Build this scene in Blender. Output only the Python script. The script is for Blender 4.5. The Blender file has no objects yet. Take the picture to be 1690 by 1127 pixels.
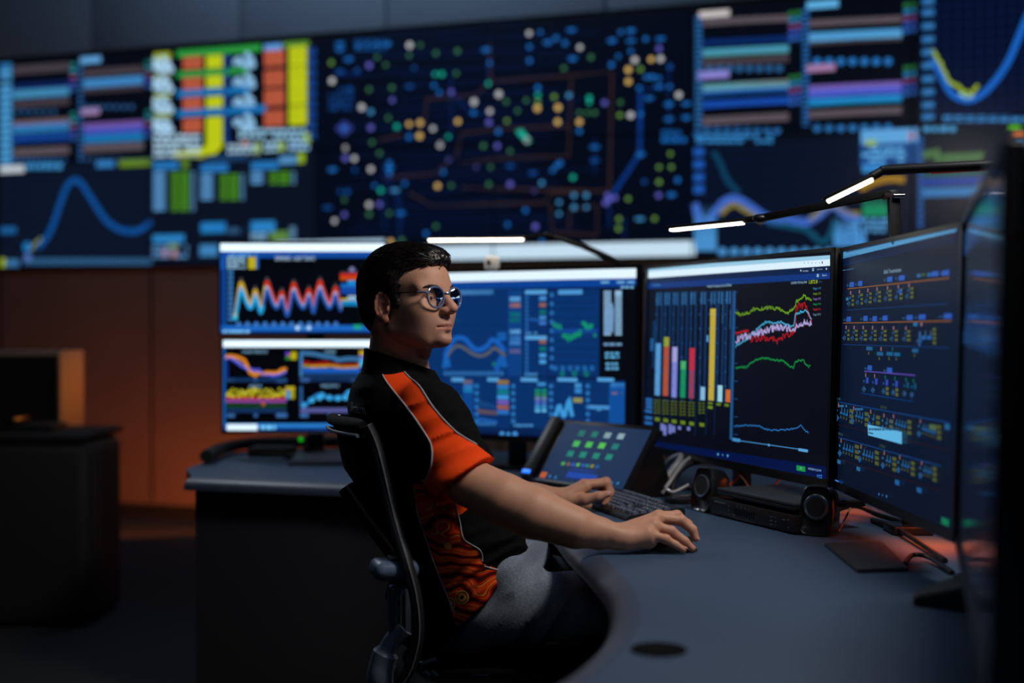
import bpy, bmesh, math, random
import numpy as np
from mathutils import Vector, Matrix
from mathutils.bvhtree import BVHTree
random.seed(7); np.random.seed(7)
SC = bpy.context.scene
COL = SC.collection
# ------------------------------------------------------------------ camera
F_PX = 2140.0
CAM_Z = 1.21
PITCH = math.atan(23.5 / F_PX)
cam_d = bpy.data.cameras.new('camera'); cam = bpy.data.objects.new('camera', cam_d); COL.objects.link(cam)
cam.location = (0, 0, CAM_Z); cam.rotation_euler = (math.pi / 2 - PITCH, 0, 0)
cam_d.sensor_width = 36; cam_d.lens = F_PX / 1690 * 36
cam_d.clip_start = 0.05; cam_d.clip_end = 60
cam_d.dof.use_dof = True; cam_d.dof.focus_distance = 2.95; cam_d.dof.aperture_fstop = 1.32
SC.camera = cam
# ------------------------------------------------------------------ world, exposure
SC.view_settings.view_transform = 'Standard'; SC.view_settings.look = 'None'
SC.view_settings.gamma = 1; SC.view_settings.exposure = 0.0
wd = bpy.data.worlds.new('world'); SC.world = wd; wd.use_nodes = True
wd.node_tree.nodes['Background'].inputs[0].default_value = (0.20, 0.38, 0.75, 1)
wd.node_tree.nodes['Background'].inputs[1].default_value = 0.010
# ------------------------------------------------------------------ room lights and added lights
def area_light(name, loc, target, size, power, col, size_y=None):
    l = bpy.data.lights.new(name, 'AREA'); o = bpy.data.objects.new(name, l); COL.objects.link(o)
    l.energy = power; l.color = col; l.size = size
    if size_y: l.shape = 'RECTANGLE'; l.size_y = size_y
    o.location = loc
    o.rotation_euler = (Vector(target) - Vector(loc)).to_track_quat('-Z', 'Y').to_euler()
    return o
L_CEIL = area_light('ceiling_light_over_desk', (0.75, 1.9, 2.75), (0.35, 2.3, 0.74), 0.8, 3.6, (0.42, 0.66, 1.0), 1.4)
L_KEY = area_light('ceiling_downlight', (1.0, 2.22, 2.5), (-0.05, 2.8, 0.95), 0.4, 23.5, (1.0, 0.88, 0.77))
L_TOP = area_light('added_rim_light', (-1.5, 4.9, 2.5), (-0.3, 2.95, 1.3), 0.3, 12.0, (0.80, 0.90, 1.0))  # added rim light without a fixture, standing in for screen glow on the hair
L_FILL = area_light('added_fill_light', (-0.5, -0.6, 2.7), (-0.3, 2.9, 0.8), 0.8, 1.2, (0.9, 0.93, 1.0))  # added fill from the camera side, in place of room ambient
L_WALL = area_light('added_wall_wash', (-0.9, 6.6, 4.0), (-0.7, 8.0, 3.1), 3.0, 30.0, (0.50, 0.72, 1.0), 0.6)  # added light with no known source, brightens the wall above the displays
L_GLOW = area_light('orange_led_by_wall', (-1.9, 7.45, 0.12), (-2.1, 8.2, 0.35), 2.2, 7.0, (1.0, 0.23, 0.035), 0.08)
L_CAB = area_light('added_cabinet_glow', (-1.5, 6.25, 1.0), (-2.0, 5.87, 0.95), 0.3, 0.42, (1.0, 0.26, 0.012)); L_CAB.data.spread = math.radians(75)  # added narrow light, stands in for the wall LED on the cabinet side
L_DESK = area_light('orange_led_behind_monitors', (0.92, 2.82, 0.825), (0.89, 2.82, 0.74), 0.12, 0.40, (1.0, 0.125, 0.007))
L_DESK2 = area_light('orange_led_behind_centre_monitor', (0.88, 3.35, 0.825), (0.84, 3.35, 0.74), 0.12, 0.25, (1.0, 0.125, 0.007))

for l_ in (L_DESK, L_DESK2): l_.data.spread = math.radians(135)
# ------------------------------------------------------------------ helpers
def ray(px, py):
    cx = (px - 845) / F_PX; cz = -(py - 563.5) / F_PX
    c, s = math.cos(PITCH), math.sin(PITCH)
    return Vector((cx, c + cz * s, -s + cz * c))
def P(px, py, Y):
    d = ray(px, py); return Vector((0, 0, CAM_Z)) + d * (Y / d.y)
def on_plane(px, py, p0, n):
    d = ray(px, py); o = Vector((0, 0, CAM_Z)); t = (Vector(p0) - o).dot(n) / d.dot(n); return o + d * t
DESK_Z = 0.74
def D(px, py, z=DESK_Z):
    return on_plane(px, py, (0, 0, z), Vector((0, 0, 1)))
def project_np(p):
    """world points (n,3) -> photo pixels"""
    c, s = math.cos(PITCH), math.sin(PITCH)
    x, y, z = p[:, 0], p[:, 1], p[:, 2] - CAM_Z
    dep = y * c - z * s; up = y * s + z * c
    return 845 + F_PX * x / dep, 563.5 - F_PX * up / dep
def lin(c):
    return tuple(((v / 255) / 12.92 if v / 255 <= 0.04045 else ((v / 255 + 0.055) / 1.055) ** 2.4) for v in c)

MATS = {}
def mat(name, col, rough=0.5, metal=0.0, spec=0.5, noise=0.0, nscale=200.0, bump=0.0, coat=0.0, sheen=0.0):
    if name in MATS: return MATS[name]
    m = bpy.data.materials.new(name); m.use_nodes = True; nt = m.node_tree; b = nt.nodes['Principled BSDF']
    c = lin(col) + (1,)
    b.inputs['Base Color'].default_value = c; b.inputs['Roughness'].default_value = rough
    b.inputs['Metallic'].default_value = metal; b.inputs['Specular IOR Level'].default_value = spec
    b.inputs['Coat Weight'].default_value = coat; b.inputs['Sheen Weight'].default_value = sheen
    if noise or bump:
        tc = nt.nodes.new('ShaderNodeTexCoord'); n = nt.nodes.new('ShaderNodeTexNoise')
        n.inputs['Scale'].default_value = nscale; n.inputs['Detail'].default_value = 3
        nt.links.new(tc.outputs['Object'], n.inputs['Vector'])
        if noise:
            mx = nt.nodes.new('ShaderNodeMix'); mx.data_type = 'RGBA'
            mx.inputs['A'].default_value = tuple(v * (1 - noise) for v in c[:3]) + (1,)
            mx.inputs['B'].default_value = tuple(min(1, v * (1 + noise)) for v in c[:3]) + (1,)
            nt.links.new(n.outputs['Fac'], mx.inputs['Factor']); nt.links.new(mx.outputs['Result'], b.inputs['Base Color'])
        if bump:
            bp = nt.nodes.new('ShaderNodeBump'); bp.inputs['Strength'].default_value = bump; bp.inputs['Distance'].default_value = 0.002
            nt.links.new(n.outputs['Fac'], bp.inputs['Height']); nt.links.new(bp.outputs['Normal'], b.inputs['Normal'])
    MATS[name] = m; return m
def emit(name, col, strength, rough=0.4):
    if name in MATS: return MATS[name]
    m = mat(name, col, rough); b = m.node_tree.nodes['Principled BSDF']
    b.inputs['Emission Color'].default_value = lin(col) + (1,); b.inputs['Emission Strength'].default_value = strength
    return m
def screen_mat(name, rough, spec=0.5):
    if name in MATS: return MATS[name]
    m = mat(name, (6, 7, 9), rough, spec=spec); nt = m.node_tree; b = nt.nodes['Principled BSDF']
    a = nt.nodes.new('ShaderNodeAttribute'); a.attribute_name = 'Col'
    nt.links.new(a.outputs['Color'], b.inputs['Emission Color']); b.inputs['Emission Strength'].default_value = 1.0
    return m

def link(name, me, m=None, parent=None, loc=None):
    o = bpy.data.objects.new(name, me); COL.objects.link(o)
    if m is not None:
        for k in (m if isinstance(m, (list, tuple)) else [m]): me.materials.append(k)
    if parent is not None: o.parent = parent
    if loc is not None: o.location = loc
    return o
def thing(name, label, cat, loc=(0, 0, 0), rotz=0.0, group=None):
    o = bpy.data.objects.new(name, None); COL.objects.link(o); o.location = loc; o.rotation_euler = (0, 0, rotz)
    o.empty_display_size = 0.05
    return tag(o, label, cat, group)
def tag(o, label=None, cat=None, group=None, kind=None):
    if label: o['label'] = label
    if cat: o['category'] = cat
    if group: o['group'] = group
    if kind: o['kind'] = kind
    return o
def flush():
    bpy.context.view_layer.update()
def adopt(o, parent):
    """parent while keeping the world position given to vertices"""
    o.parent = parent
    m = Matrix.Translation(parent.location) @ parent.rotation_euler.to_matrix().to_4x4()
    o.matrix_parent_inverse = m.inverted(); return o
class MB:
    """mesh builder: gathers shapes and links them as one mesh object"""
    def __init__(s): s.bm = bmesh.new()
    def box(s, c, size, rot=None, bevel=0.0, seg=2):
        r = bmesh.ops.create_cube(s.bm, size=1.0); vs = r['verts']
        M = Matrix.Translation(c) @ (rot.to_4x4() if rot is not None else Matrix()) @ Matrix.Diagonal((*size, 1))
        bmesh.ops.transform(s.bm, matrix=M, verts=vs)
        if bevel > 0:
            es = list({e for v in vs for e in v.link_edges})
            bmesh.ops.bevel(s.bm, geom=es, offset=bevel, segments=seg, affect='EDGES', profile=0.5)
        return s
    def cyl(s, a, b, r, r2=None, n=20, cap=True):
        a, b = Vector(a), Vector(b); d = b - a
        M = Matrix.Translation((a + b) / 2) @ d.to_track_quat('Z', 'Y').to_matrix().to_4x4()
        bmesh.ops.create_cone(s.bm, cap_ends=cap, segments=n, radius1=r, radius2=r if r2 is None else r2, depth=d.length, matrix=M); return s
    def sphere(s, c, r, sc=(1, 1, 1), n=16, rot=None):
        M = Matrix.Translation(c) @ (rot.to_4x4() if rot is not None else Matrix()) @ Matrix.Diagonal((*sc, 1))
        bmesh.ops.create_uvsphere(s.bm, u_segments=n * 2, v_segments=n, radius=r, matrix=M); return s
    def tube(s, pts, r, n=8, closed=False, cap=True, flat=1.0, up=None):
        pts = [Vector(p) for p in pts]; N = len(pts); rs = r if isinstance(r, (list, tuple)) else [r] * N
        rings = []; u = None
        for i, p in enumerate(pts):
            if closed: t = pts[(i + 1) % N] - pts[i - 1]
            else: t = pts[min(i + 1, N - 1)] - pts[max(i - 1, 0)]
            t.normalize()
            if up is not None: u = Vector(up) - t * t.dot(Vector(up))
            elif u is None:
                u = t.orthogonal()
            else: u = u - t * t.dot(u)
            u.normalize(); w = t.cross(u)
            rings.append([s.bm.verts.new(p + (u * math.cos(2 * math.pi * k / n) * flat + w * math.sin(2 * math.pi * k / n)) * rs[i]) for k in range(n)])
        m = N if closed else N - 1
        for i in range(m):
            A, B = rings[i], rings[(i + 1) % N]
            for k in range(n): s.bm.faces.new((A[k], A[(k + 1) % n], B[(k + 1) % n], B[k]))
        if cap and not closed:
            s.bm.faces.new(rings[0][::-1]); s.bm.faces.new(rings[-1])
        return s
    def prism(s, pts, h, M=None):
        """polygon (x,y) extruded along +z by h then moved by M"""
        M = M or Matrix()
        lo = [s.bm.verts.new(M @ Vector((x, y, 0))) for x, y in pts]; hi = [s.bm.verts.new(M @ Vector((x, y, h))) for x, y in pts]
        s.bm.faces.new(lo[::-1]); s.bm.faces.new(hi); n = len(pts)
        for i in range(n): s.bm.faces.new((lo[i], lo[(i + 1) % n], hi[(i + 1) % n], hi[i]))
        return s
    def grid(s, rows, thick=0.0, closed=False):
        V = [[s.bm.verts.new(p) for p in r] for r in rows]
        for i in range(len(V) - 1):
            for j in range(len(V[0]) - 1): s.bm.faces.new((V[i][j], V[i][j + 1], V[i + 1][j + 1], V[i + 1][j]))
        if thick:
            bmesh.ops.recalc_face_normals(s.bm, faces=s.bm.faces[:])
            bmesh.ops.solidify(s.bm, geom=s.bm.faces[:], thickness=thick)
        return s
    def lathe(s, prof, n=32, M=None):
        M = M or Matrix(); rings = []
        for r, z in prof: rings.append([s.bm.verts.new(M @ Vector((r * math.cos(2 * math.pi * k / n), r * math.sin(2 * math.pi * k / n), z))) for k in range(n)])
        for A, B in zip(rings, rings[1:]):
            for k in range(n): s.bm.faces.new((A[k], A[(k + 1) % n], B[(k + 1) % n], B[k]))
        s.bm.faces.new(rings[0][::-1]); s.bm.faces.new(rings[-1]); return s
    def build(s, name, m, parent=None, smooth=True, angle=40, world=True):
        bmesh.ops.recalc_face_normals(s.bm, faces=s.bm.faces[:])
        me = bpy.data.meshes.new(name); s.bm.to_mesh(me); s.bm.free()
        if smooth:
            me.polygons.foreach_set('use_smooth', [True] * len(me.polygons))
            me.set_sharp_from_angle(angle=math.radians(angle))
        o = link(name, me, m)
        if parent is not None:
            if world: adopt(o, parent)
            else: o.parent = parent
        return o
def smooth_path(pts, n=8):
    pts = [Vector(p) for p in pts]; out = []
    for i in range(len(pts) - 1):
        p0, p1, p2, p3 = pts[max(i - 1, 0)], pts[i], pts[i + 1], pts[min(i + 2, len(pts) - 1)]
        for k in range(n):
            t = k / n
            out.append(0.5 * ((2 * p1) + (p2 - p0) * t + (2 * p0 - 5 * p1 + 4 * p2 - p3) * t * t + (3 * p1 - p0 - 3 * p2 + p3) * t ** 3))
    out.append(pts[-1]); return out
TEXT_CACHE = {}
def text_polys(body, bold=False):
    """triangles of a string in the built-in font, cap height about 0.7 at size 1"""
    if body in TEXT_CACHE: return TEXT_CACHE[body]
    cu = bpy.data.curves.new('txt', 'FONT'); cu.body = body; cu.resolution_u = 2
    o = bpy.data.objects.new('txt', cu); COL.objects.link(o)
    dg = bpy.context.evaluated_depsgraph_get(); me = bpy.data.meshes.new_from_object(o.evaluated_get(dg))
    ps = [[(me.vertices[i].co.x, me.vertices[i].co.y) for i in p.vertices] for p in me.polygons]
    bpy.data.objects.remove(o); bpy.data.curves.remove(cu); bpy.data.meshes.remove(me)
    TEXT_CACHE[body] = ps; return ps
def clip_rect(poly, x0, y0, x1, y1):
    for ax, lim, sg in ((0, x0, 1), (0, x1, -1), (1, y0, 1), (1, y1, -1)):
        out = []
        for i in range(len(poly)):
            a, b = poly[i - 1], poly[i]; da = (a[ax] - lim) * sg; db = (b[ax] - lim) * sg
            if (da >= 0) != (db >= 0):
                t = da / (da - db); out.append((a[0] + (b[0] - a[0]) * t, a[1] + (b[1] - a[1]) * t))
            if db >= 0: out.append(b)
        poly = out
        if len(poly) < 3: return None
    return poly
class Screen:
    """picture shown by a flat display: flat coloured light shapes on the display's own plane"""
    def __init__(s, origin, u, v, w, h, base):
        s.o, s.u, s.v = Vector(origin), Vector(u).normalized(), Vector(v).normalized(); s.n = s.u.cross(s.v)   # n points at viewer
        s.w, s.h = w, h; s.items = [([(0, 0), (w, 0), (w, h), (0, h)], lin(base), 0)]; s.view(0, 0, 1); s.layer = 1; s.gain = 1.0
    def view(s, ox, oy, k): s.ox, s.oy, s.k = ox, oy, k; return s
    def up(s): s.layer += 1; return s
    def uv(s, x, y):
        q = on_plane(x / s.k + s.ox, y / s.k + s.oy, s.o, s.n) - s.o; return (q.dot(s.u), q.dot(s.v))
    def scale_at(s, x, y):
        q = on_plane(x / s.k + s.ox, y / s.k + s.oy, s.o, s.n); return q.y / F_PX / s.k
    def add(s, poly, col, g=1.0):
        s.items.append((poly, tuple(c * g * s.gain for c in lin(col)), s.layer))
    def rect(s, x0, y0, x1, y1, col, g=1.0):
        a = s.uv(x0, y0); b = s.uv(x0, y1); u1 = s.uv(x1, (y0 + y1) / 2)[0]
        s.add([(a[0], b[1]), (u1, b[1]), (u1, a[1]), (a[0], a[1])], col, g)
    def poly(s, pts, col, g=1.0): s.add([s.uv(*p) for p in pts], col, g)
    def dot(s, x, y, r, col, g=1.0, n=10):
        u, v = s.uv(x, y); R = r * s.scale_at(x, y)
        s.add([(u + R * math.cos(2 * math.pi * k / n), v + R * math.sin(2 * math.pi * k / n)) for k in range(n)], col, g)
    def line(s, pts, wpx, col, g=1.0):
        q = [s.uv(*p) for p in pts]; hw = wpx * 0.5 * s.scale_at(*pts[0])
        nrm = []
        for i in range(len(q)):
            a, b = q[max(i - 1, 0)], q[min(i + 1, len(q) - 1)]; dx, dy = b[0] - a[0], b[1] - a[1]; L = math.hypot(dx, dy) or 1
            nrm.append((-dy / L * hw, dx / L * hw))
        for i in range(len(q) - 1):
            a, b, na, nb = q[i], q[i + 1], nrm[i], nrm[i + 1]
            s.add([(a[0] + na[0], a[1] + na[1]), (a[0] - na[0], a[1] - na[1]), (b[0] - nb[0], b[1] - nb[1]), (b[0] + nb[0], b[1] + nb[1])], col, g)
    def curve(s, pts, wpx, col, g=1.0, n=6):
        s.line([(p.x, p.y) for p in smooth_path([(x, y, 0) for x, y in pts], n)], wpx, col, g)
    def jag(s, pts, wpx, col, amp, step, g=1.0, rnd=None):
        r = rnd or random.Random(len(s.items)); out = []
        for (x0, y0), (x1, y1) in zip(pts, pts[1:]):
            m = max(1, int(abs(x1 - x0) / step))
            for k in range(m):
                t = k / m; out.append((x0 + (x1 - x0) * t, y0 + (y1 - y0) * t + r.uniform(-amp, amp)))
        out.append(pts[-1]); s.line(out, wpx, col, g)
    def text(s, x, y, hpx, body, col, g=1.0, sx=1.0, wpx=None, vertical=False):
        """left end of the baseline at (x,y), capital height hpx; wpx sets the width in picture pixels"""
        k = hpx * s.scale_at(x, y) / 0.7; u, v = s.uv(x, y); ps = text_polys(body)
        if wpx:
            tw = max(a for p in ps for a, b in p); u1 = s.uv(x + wpx, y)[0]; sx = (u1 - u) / (tw * k)
        for p in ps:
            if vertical: s.add([(u - b * k, v + a * k * sx) for a, b in p], col, g)
            else: s.add([(u + a * k * sx, v + b * k) for a, b in p], col, g)
    def blocks(s, x0, y0, x1, y1, col, rows=1, seed=0, fill=0.75, g=1.0, word=6):
        """unreadable small print: rows of little dashes"""
        r = random.Random(seed); dy = (y1 - y0) / rows
        for i in range(rows):
            x = x0
            while x < x1 - 0.5:
                w = r.uniform(0.5, 1.3) * word
                if r.random() < fill: s.rect(x, y0 + i * dy + dy * 0.18, min(x + w, x1), y0 + i * dy + dy * 0.82, col, g)
                x += w + r.uniform(0.15, 0.4) * word
    def mesh(s, clip=None):
        x0, y0, x1, y1 = clip or (0, 0, s.w, s.h); vs = []; fs = []; cs = []
        for poly, c, L in s.items:
            q = clip_rect(poly, x0, y0, x1, y1)
            if not q: continue
            i = len(vs); off = s.n * (0.00025 * L)
            vs += [s.o + s.u * a + s.v * b + off for a, b in q]; fs.append(list(range(i, i + len(q)))); cs += [(*c, 1)] * len(q)
        me = bpy.data.meshes.new('screen'); me.from_pydata(vs, [], fs)
        at = me.color_attributes.new('Col', 'FLOAT_COLOR', 'CORNER'); at.data.foreach_set('color', np.array(cs, dtype=np.float32).ravel())
        me.validate(); return me
# ================================================================== the room
M_FLOOR = mat('dark_carpet', (26, 27, 31), 0.95, noise=0.35, nscale=60, bump=0.6)
M_WALL = mat('painted_wall', (92, 100, 112), 0.8, noise=0.05, nscale=3)
M_WALL_LO = mat('timber_wall_panel', (120, 92, 80), 0.6, noise=0.12, nscale=4)
M_BLACK = mat('black_plastic', (16, 17, 19), 0.42)
M_BLACKSAT = mat('black_satin_plastic', (20, 21, 24), 0.3)
M_MATTE = mat('matte_black', (13, 13, 15), 0.75)
M_DKMETAL = mat('dark_anodised_metal', (34, 36, 40), 0.35, metal=0.6)
M_CHROME = mat('chrome', (210, 212, 215), 0.12, metal=1.0)
XV = -5600.0
WD = Vector(((XV - 845) / F_PX, 1, 0)).normalized()       # along the wall, to the far left
WR = -WD                                                  # to the right
WN = Vector((WR.y, -WR.x, 0)); WN = WN if WN.y < 0 else -WN
W0 = P(250, 437, 8.2); W0.z = 0
def wall_s(px): q = on_plane(px, 540, W0, WN) - W0; return q.dot(WR)
S_L, S_R = wall_s(-700), wall_s(2300)
b = MB(); b.box(Vector((0.3, 4.2, -0.05)), (8.5, 11.0, 0.1)); tag(b.build('floor', M_FLOOR, smooth=False), 'dark grey carpet under the consoles', kind='structure')
def wall_slab(name, z0, z1, m, off=0.0, thick=0.12):
    c = W0 + WR * ((S_L + S_R) / 2) - WN * (thick / 2 - off) + Vector((0, 0, (z0 + z1) / 2))
    R = Matrix((WR, -WN, Vector((0, 0, 1)))).transposed()
    return tag(MB().box(c, (S_R - S_L, thick, z1 - z0), R).build(name, m, smooth=False), kind='structure')
V_BOT, V_TOP = 1.597, 2.955
wall_slab('wall_back', 0.0, 3.9, M_WALL, off=-0.05)
wall_slab('wall_back_lower', 0.09, V_BOT - 0.012, M_WALL_LO, off=-0.005, thick=0.045)
wall_slab('baseboard_back', 0.0, 0.09, M_MATTE, off=0.004, thick=0.05)
# soffit above the display wall, of separate boards with thin dark joints
joints = [-700, 155, 400, 640, 1000, 1400, 1750, 2300]
for a_, b_ in zip(joints, joints[1:]):
    s0, s1 = wall_s(a_) + 0.006, wall_s(b_) - 0.006
    R = Matrix((WR, -WN, Vector((0, 0, 1)))).transposed()
    c = W0 + WR * ((s0 + s1) / 2) - WN * 0.005 + Vector((0, 0, (V_TOP + 0.02 + 3.7) / 2))
    tag(MB().box(c, (s1 - s0, 0.05, 3.7 - V_TOP - 0.02), R, bevel=0.004).build('trim_1', M_WALL), kind='structure')
# vertical joints in the lower wall
for px_ in (250, 0, -260, 522, 825, 1145, 1510):
    c = W0 + WR * wall_s(px_) + WN * -0.004 + Vector((0, 0, (V_BOT + 0.09) / 2))
    R = Matrix((WR, -WN, Vector((0, 0, 1)))).transposed()
    tag(MB().box(c, (0.012, 0.01, V_BOT - 0.12), R).build('trim_2', M_MATTE, smooth=False), kind='structure')

# ================================================================== display wall
vw_cols = [wall_s(0.7) + k * (wall_s(1145) - wall_s(250)) / 3 for k in range(7)]
org = W0 + WN * 0.02 + Vector((0, 0, V_BOT))
VW = Screen(org + WR * vw_cols[0], WR, (0, 0, 1), vw_cols[-1] - vw_cols[0], V_TOP - V_BOT, (5, 9, 20))
rw = random.Random(3)
# picture grounds; lower row painted lighter for the haze of reflections
VW.rect(0, 275, 250, 437, (11, 20, 38)); VW.rect(250, 262, 520, 440, (10, 18, 34)); VW.rect(1147, 235, 1520, 440, (8, 16, 34)); VW.rect(522, 66, 1143, 440, (4, 9, 24))
VW.rect(1520, -40, 1900, 200, (5, 14, 38)); VW.rect(1520, 206, 1900, 420, (8, 16, 32))
VW.up()
# ---- strip and the two band charts at the far left
VW.view(0, 0, 2.449)
VW.rect(0, 258, 48, 665, (42, 110, 165)); VW.up()
for y in range(290, 660, 28): VW.rect(0, y, 46, y + 9, (92, 168, 215))
VW.rect(0, 322, 46, 342, (12, 40, 80)); VW.rect(0, 672, 98, 700, (190, 200, 210)); VW.rect(2, 918, 66, 945, (25, 90, 150)); VW.rect(0, 1045, 22, 1078, (150, 170, 40)); VW.rect(24, 1050, 78, 1078, (55, 110, 160))
def bands(x0, x1, rows):
    for y0, y1, c in rows: VW.rect(x0, y0, x1, y1, c)
BR = (66, 58, 66); BR2 = (88, 78, 86)
bands(52, 280, [(268, 302, BR), (340, 364, (12, 32, 84)), (366, 400, (60, 128, 178)), (380, 388, (70, 150, 160)), (410, 436, BR), (490, 508, (110, 92, 100)), (508, 540, (48, 116, 186)), (528, 536, (20, 110, 110)), (546, 578, (18, 62, 140)), (602, 632, BR2)])
bands(338, 580, [(282, 312, BR), (322, 354, (60, 130, 190)), (350, 358, (60, 110, 160)), (360, 378, (60, 52, 60)), (500, 522, (112, 84, 158)), (520, 545, (66, 80, 180)), (548, 580, (26, 110, 178)), (566, 576, (20, 120, 150)), (586, 616, BR2)])
for x in range(70, 250, 30): VW.dot(x, 452, 9, (48, 92, 140))
for x in range(352, 560, 30): VW.dot(x, 432, 10, (44, 88, 140))
for x in range(60, 270, 22): VW.dot(x, 650, 9, (44, 100, 160))
for x in range(350, 620, 26): VW.dot(x, 645, 10, (44, 84, 130))
for y in range(262, 650, 22): VW.rect(318, y, 334, y + 13, (44, 92, 150))
for y0 in (255, 455):
    for k, c in enumerate([(30, 110, 110), (40, 130, 150), (110, 60, 90), (60, 60, 150), (40, 80, 150)]): VW.rect(284, y0 + k * 24, 308, y0 + k * 24 + 16, c); VW.rect(588, y0 - 10 + k * 24, 612, y0 + 6 + k * 24, c)
VW.rect(325, 232, 408, 258, (96, 160, 215)); VW.rect(328, 440, 402, 466, (150, 124, 170)); VW.blocks(105, 655, 255, 690, (60, 140, 200), 1, 2, 0.95, 1, 20); VW.rect(390, 648, 462, 678, (50, 120, 185)); VW.rect(482, 645, 612, 676, (96, 130, 24))
# ---- lower left curve
VW.up()
for y in range(740, 1040, 26): VW.rect(100, y, 610, y + 2, (16, 32, 58))
VW.curve([(150, 1002), (185, 965), (210, 920), (235, 850), (255, 790), (275, 748), (300, 728), (326, 738), (352, 776), (390, 835), (425, 885), (460, 915), (500, 932), (545, 935), (582, 920), (612, 895)], 24, (14, 76, 148))
VW.dot(110, 998, 20, (30, 120, 190)); VW.jag([(126, 1000), (140, 975), (165, 960)], 12, (120, 130, 70), 14, 5)
for x in range(100, 606, 14): VW.rect(x, 1044, x + 9, 1070, (54, 104, 150))
VW.dot(112, 1040, 18, (80, 110, 180))
# ---- bright table
VW.up()
WHT = (168, 208, 236); RED = (182, 88, 62); YEL = (186, 198, 22); BLU = (30, 90, 170)
VW.rect(622, 215, 690, 245, (150, 165, 40)); VW.rect(715, 205, 1055, 232, (42, 150, 62))
for k, y in enumerate((236, 318, 400, 482)):
    for dx, dy in ((30, 8), (62, 2), (45, 24), (78, 20), (30, 34), (70, 40), (50, 46), (90, 44)):
        VW.dot(600 + dx, y + dy, 15, WHT); 
    for dx, dy in ((965, 8), (1000, -12), (1015, 6), (985, 22), (1020, 26), (955, 14), (1000, 32)): VW.dot(dx, y + dy, 15, (140, 190, 228))
    if k: VW.rect(622, y - 20, 690, y - 2, (140, 155, 30))
for y0, y1 in ((232, 282), (315, 366), (396, 446), (480, 536)):
    VW.rect(740, y0, 818, y1, RED)
    for t in range(3): VW.rect(746, y0 + 6 + t * 15, 812, y0 + 9 + t * 15, (120, 48, 34))
for y0, y1 in ((226, 278), (306, 356), (392, 438), (474, 600)): VW.rect(834, y0, 900, y1, YEL)
for y0, y1 in ((204, 270), (286, 352), (364, 430), (448, 512)):
    VW.rect(1068, y0, 1150, y1, RED); VW.rect(1168, y0 - 18, 1240, y1 - 5, YEL)
    for t in range(4): VW.rect(1074, y0 + 6 + t * 15, 1144, y0 + 9 + t * 15, (120, 48, 34)); VW.rect(1176, y0 - 10 + t * 15, 1230, y0 - 7 + t * 15, (120, 130, 20))
VW.up()
for x in (640, 660, 680): 
    for y in range(300, 560, 60): VW.rect(x - 12, y, x + 10, y + 6, (40, 90, 140))
VW.rect(715, 290, 1000, 316, (40, 142, 64)); VW.rect(715, 366, 1010, 394, (24, 112, 178)); VW.rect(715, 446, 1075, 474, (24, 112, 178)); VW.rect(1068, 180, 1140, 206, (90, 150, 215)); VW.rect(1145, 172, 1250, 192, (90, 140, 50))
for y in range(196, 560, 42): VW.rect(1244, y, 1276, y + 30, (26, 72, 150))
for y in range(226, 560, 40): VW.rect(902, y, 928, y + 28, (22, 60, 130))
VW.blocks(622, 540, 810, 640, (176, 212, 236), 4, 5, 0.96, 1, 24); VW.rect(704, 614, 834, 640, YEL); VW.poly([(810, 600), (880, 570), (900, 590), (870, 625), (800, 640)], YEL)
VW.blocks(965, 518, 1240, 565, (150, 200, 232), 2, 6, 0.96, 1, 22); VW.blocks(920, 580, 1050, 628, (176, 212, 236), 2, 7, 0.97, 1, 22); VW.blocks(1068, 570, 1150, 620, (160, 205, 232), 2, 8, 0.97, 1, 20); VW.blocks(1168, 565, 1250, 612, (150, 200, 240), 2, 9, 0.97, 1, 20)
for x, y in ((1040, 602), (1138, 596), (1240, 560), (1218, 640)): VW.rect(x - 14, y - 22, x + 14, y + 20, (140, 170, 30))
VW.rect(980, 570, 1000, 586, (190, 90, 60)); VW.rect(1130, 632, 1200, 664, (80, 140, 190)); VW.rect(835, 630, 1000, 655, (26, 60, 100))
for (x0, y0, x1, y1, gx0, gx1) in ((620, 655, 790, 855, 692, 765), (812, 665, 995, 805, 890, 965), (1015, 655, 1200, 750, 1090, 1172)):
    VW.rect(x0, y0, x0 + (x1 - x0) * 0.6, y0 + 32, (36, 112, 180))
    yy = y0 + 40
    while yy < y1 - 6:
        VW.rect(x0, yy, x0 + 48, yy + 12, (90, 150, 205)); VW.rect(gx0, yy, gx0 + 30, yy + 13, (70, 130, 24)); VW.rect(gx0 + 36, yy, gx1, yy + 13, (70, 134, 24)); VW.rect(gx1 + 8, yy, gx1 + 22, yy + 12, (84, 130, 170)); yy += 18
VW.rect(735, 650, 762, 680, (90, 130, 40))
VW.rect(618, 950, 745, 982, (40, 126, 190)); VW.blocks(618, 990, 760, 1045, (86, 140, 190), 3, 11, 0.9, 1, 20); VW.dot(668, 1022, 18, (150, 110, 130)); VW.dot(706, 1026, 16, (170, 120, 120)); VW.rect(680, 985, 720, 1005, (110, 140, 70))
VW.rect(812, 900, 912, 942, (34, 118, 186)); VW.rect(808, 990, 880, 1036, (60, 126, 180)); VW.rect(1015, 895, 1112, 940, (40, 126, 192)); VW.blocks(920, 915, 990, 950, (50, 90, 130), 1, 3, 0.9, 1, 18); VW.blocks(1015, 940, 1080, 972, (130, 180, 215), 2, 4, 0.95, 1, 20); VW.rect(1090, 936, 1166, 972, (90, 130, 60)); VW.rect(1172, 915, 1195, 968, (80, 120, 150))
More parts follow.
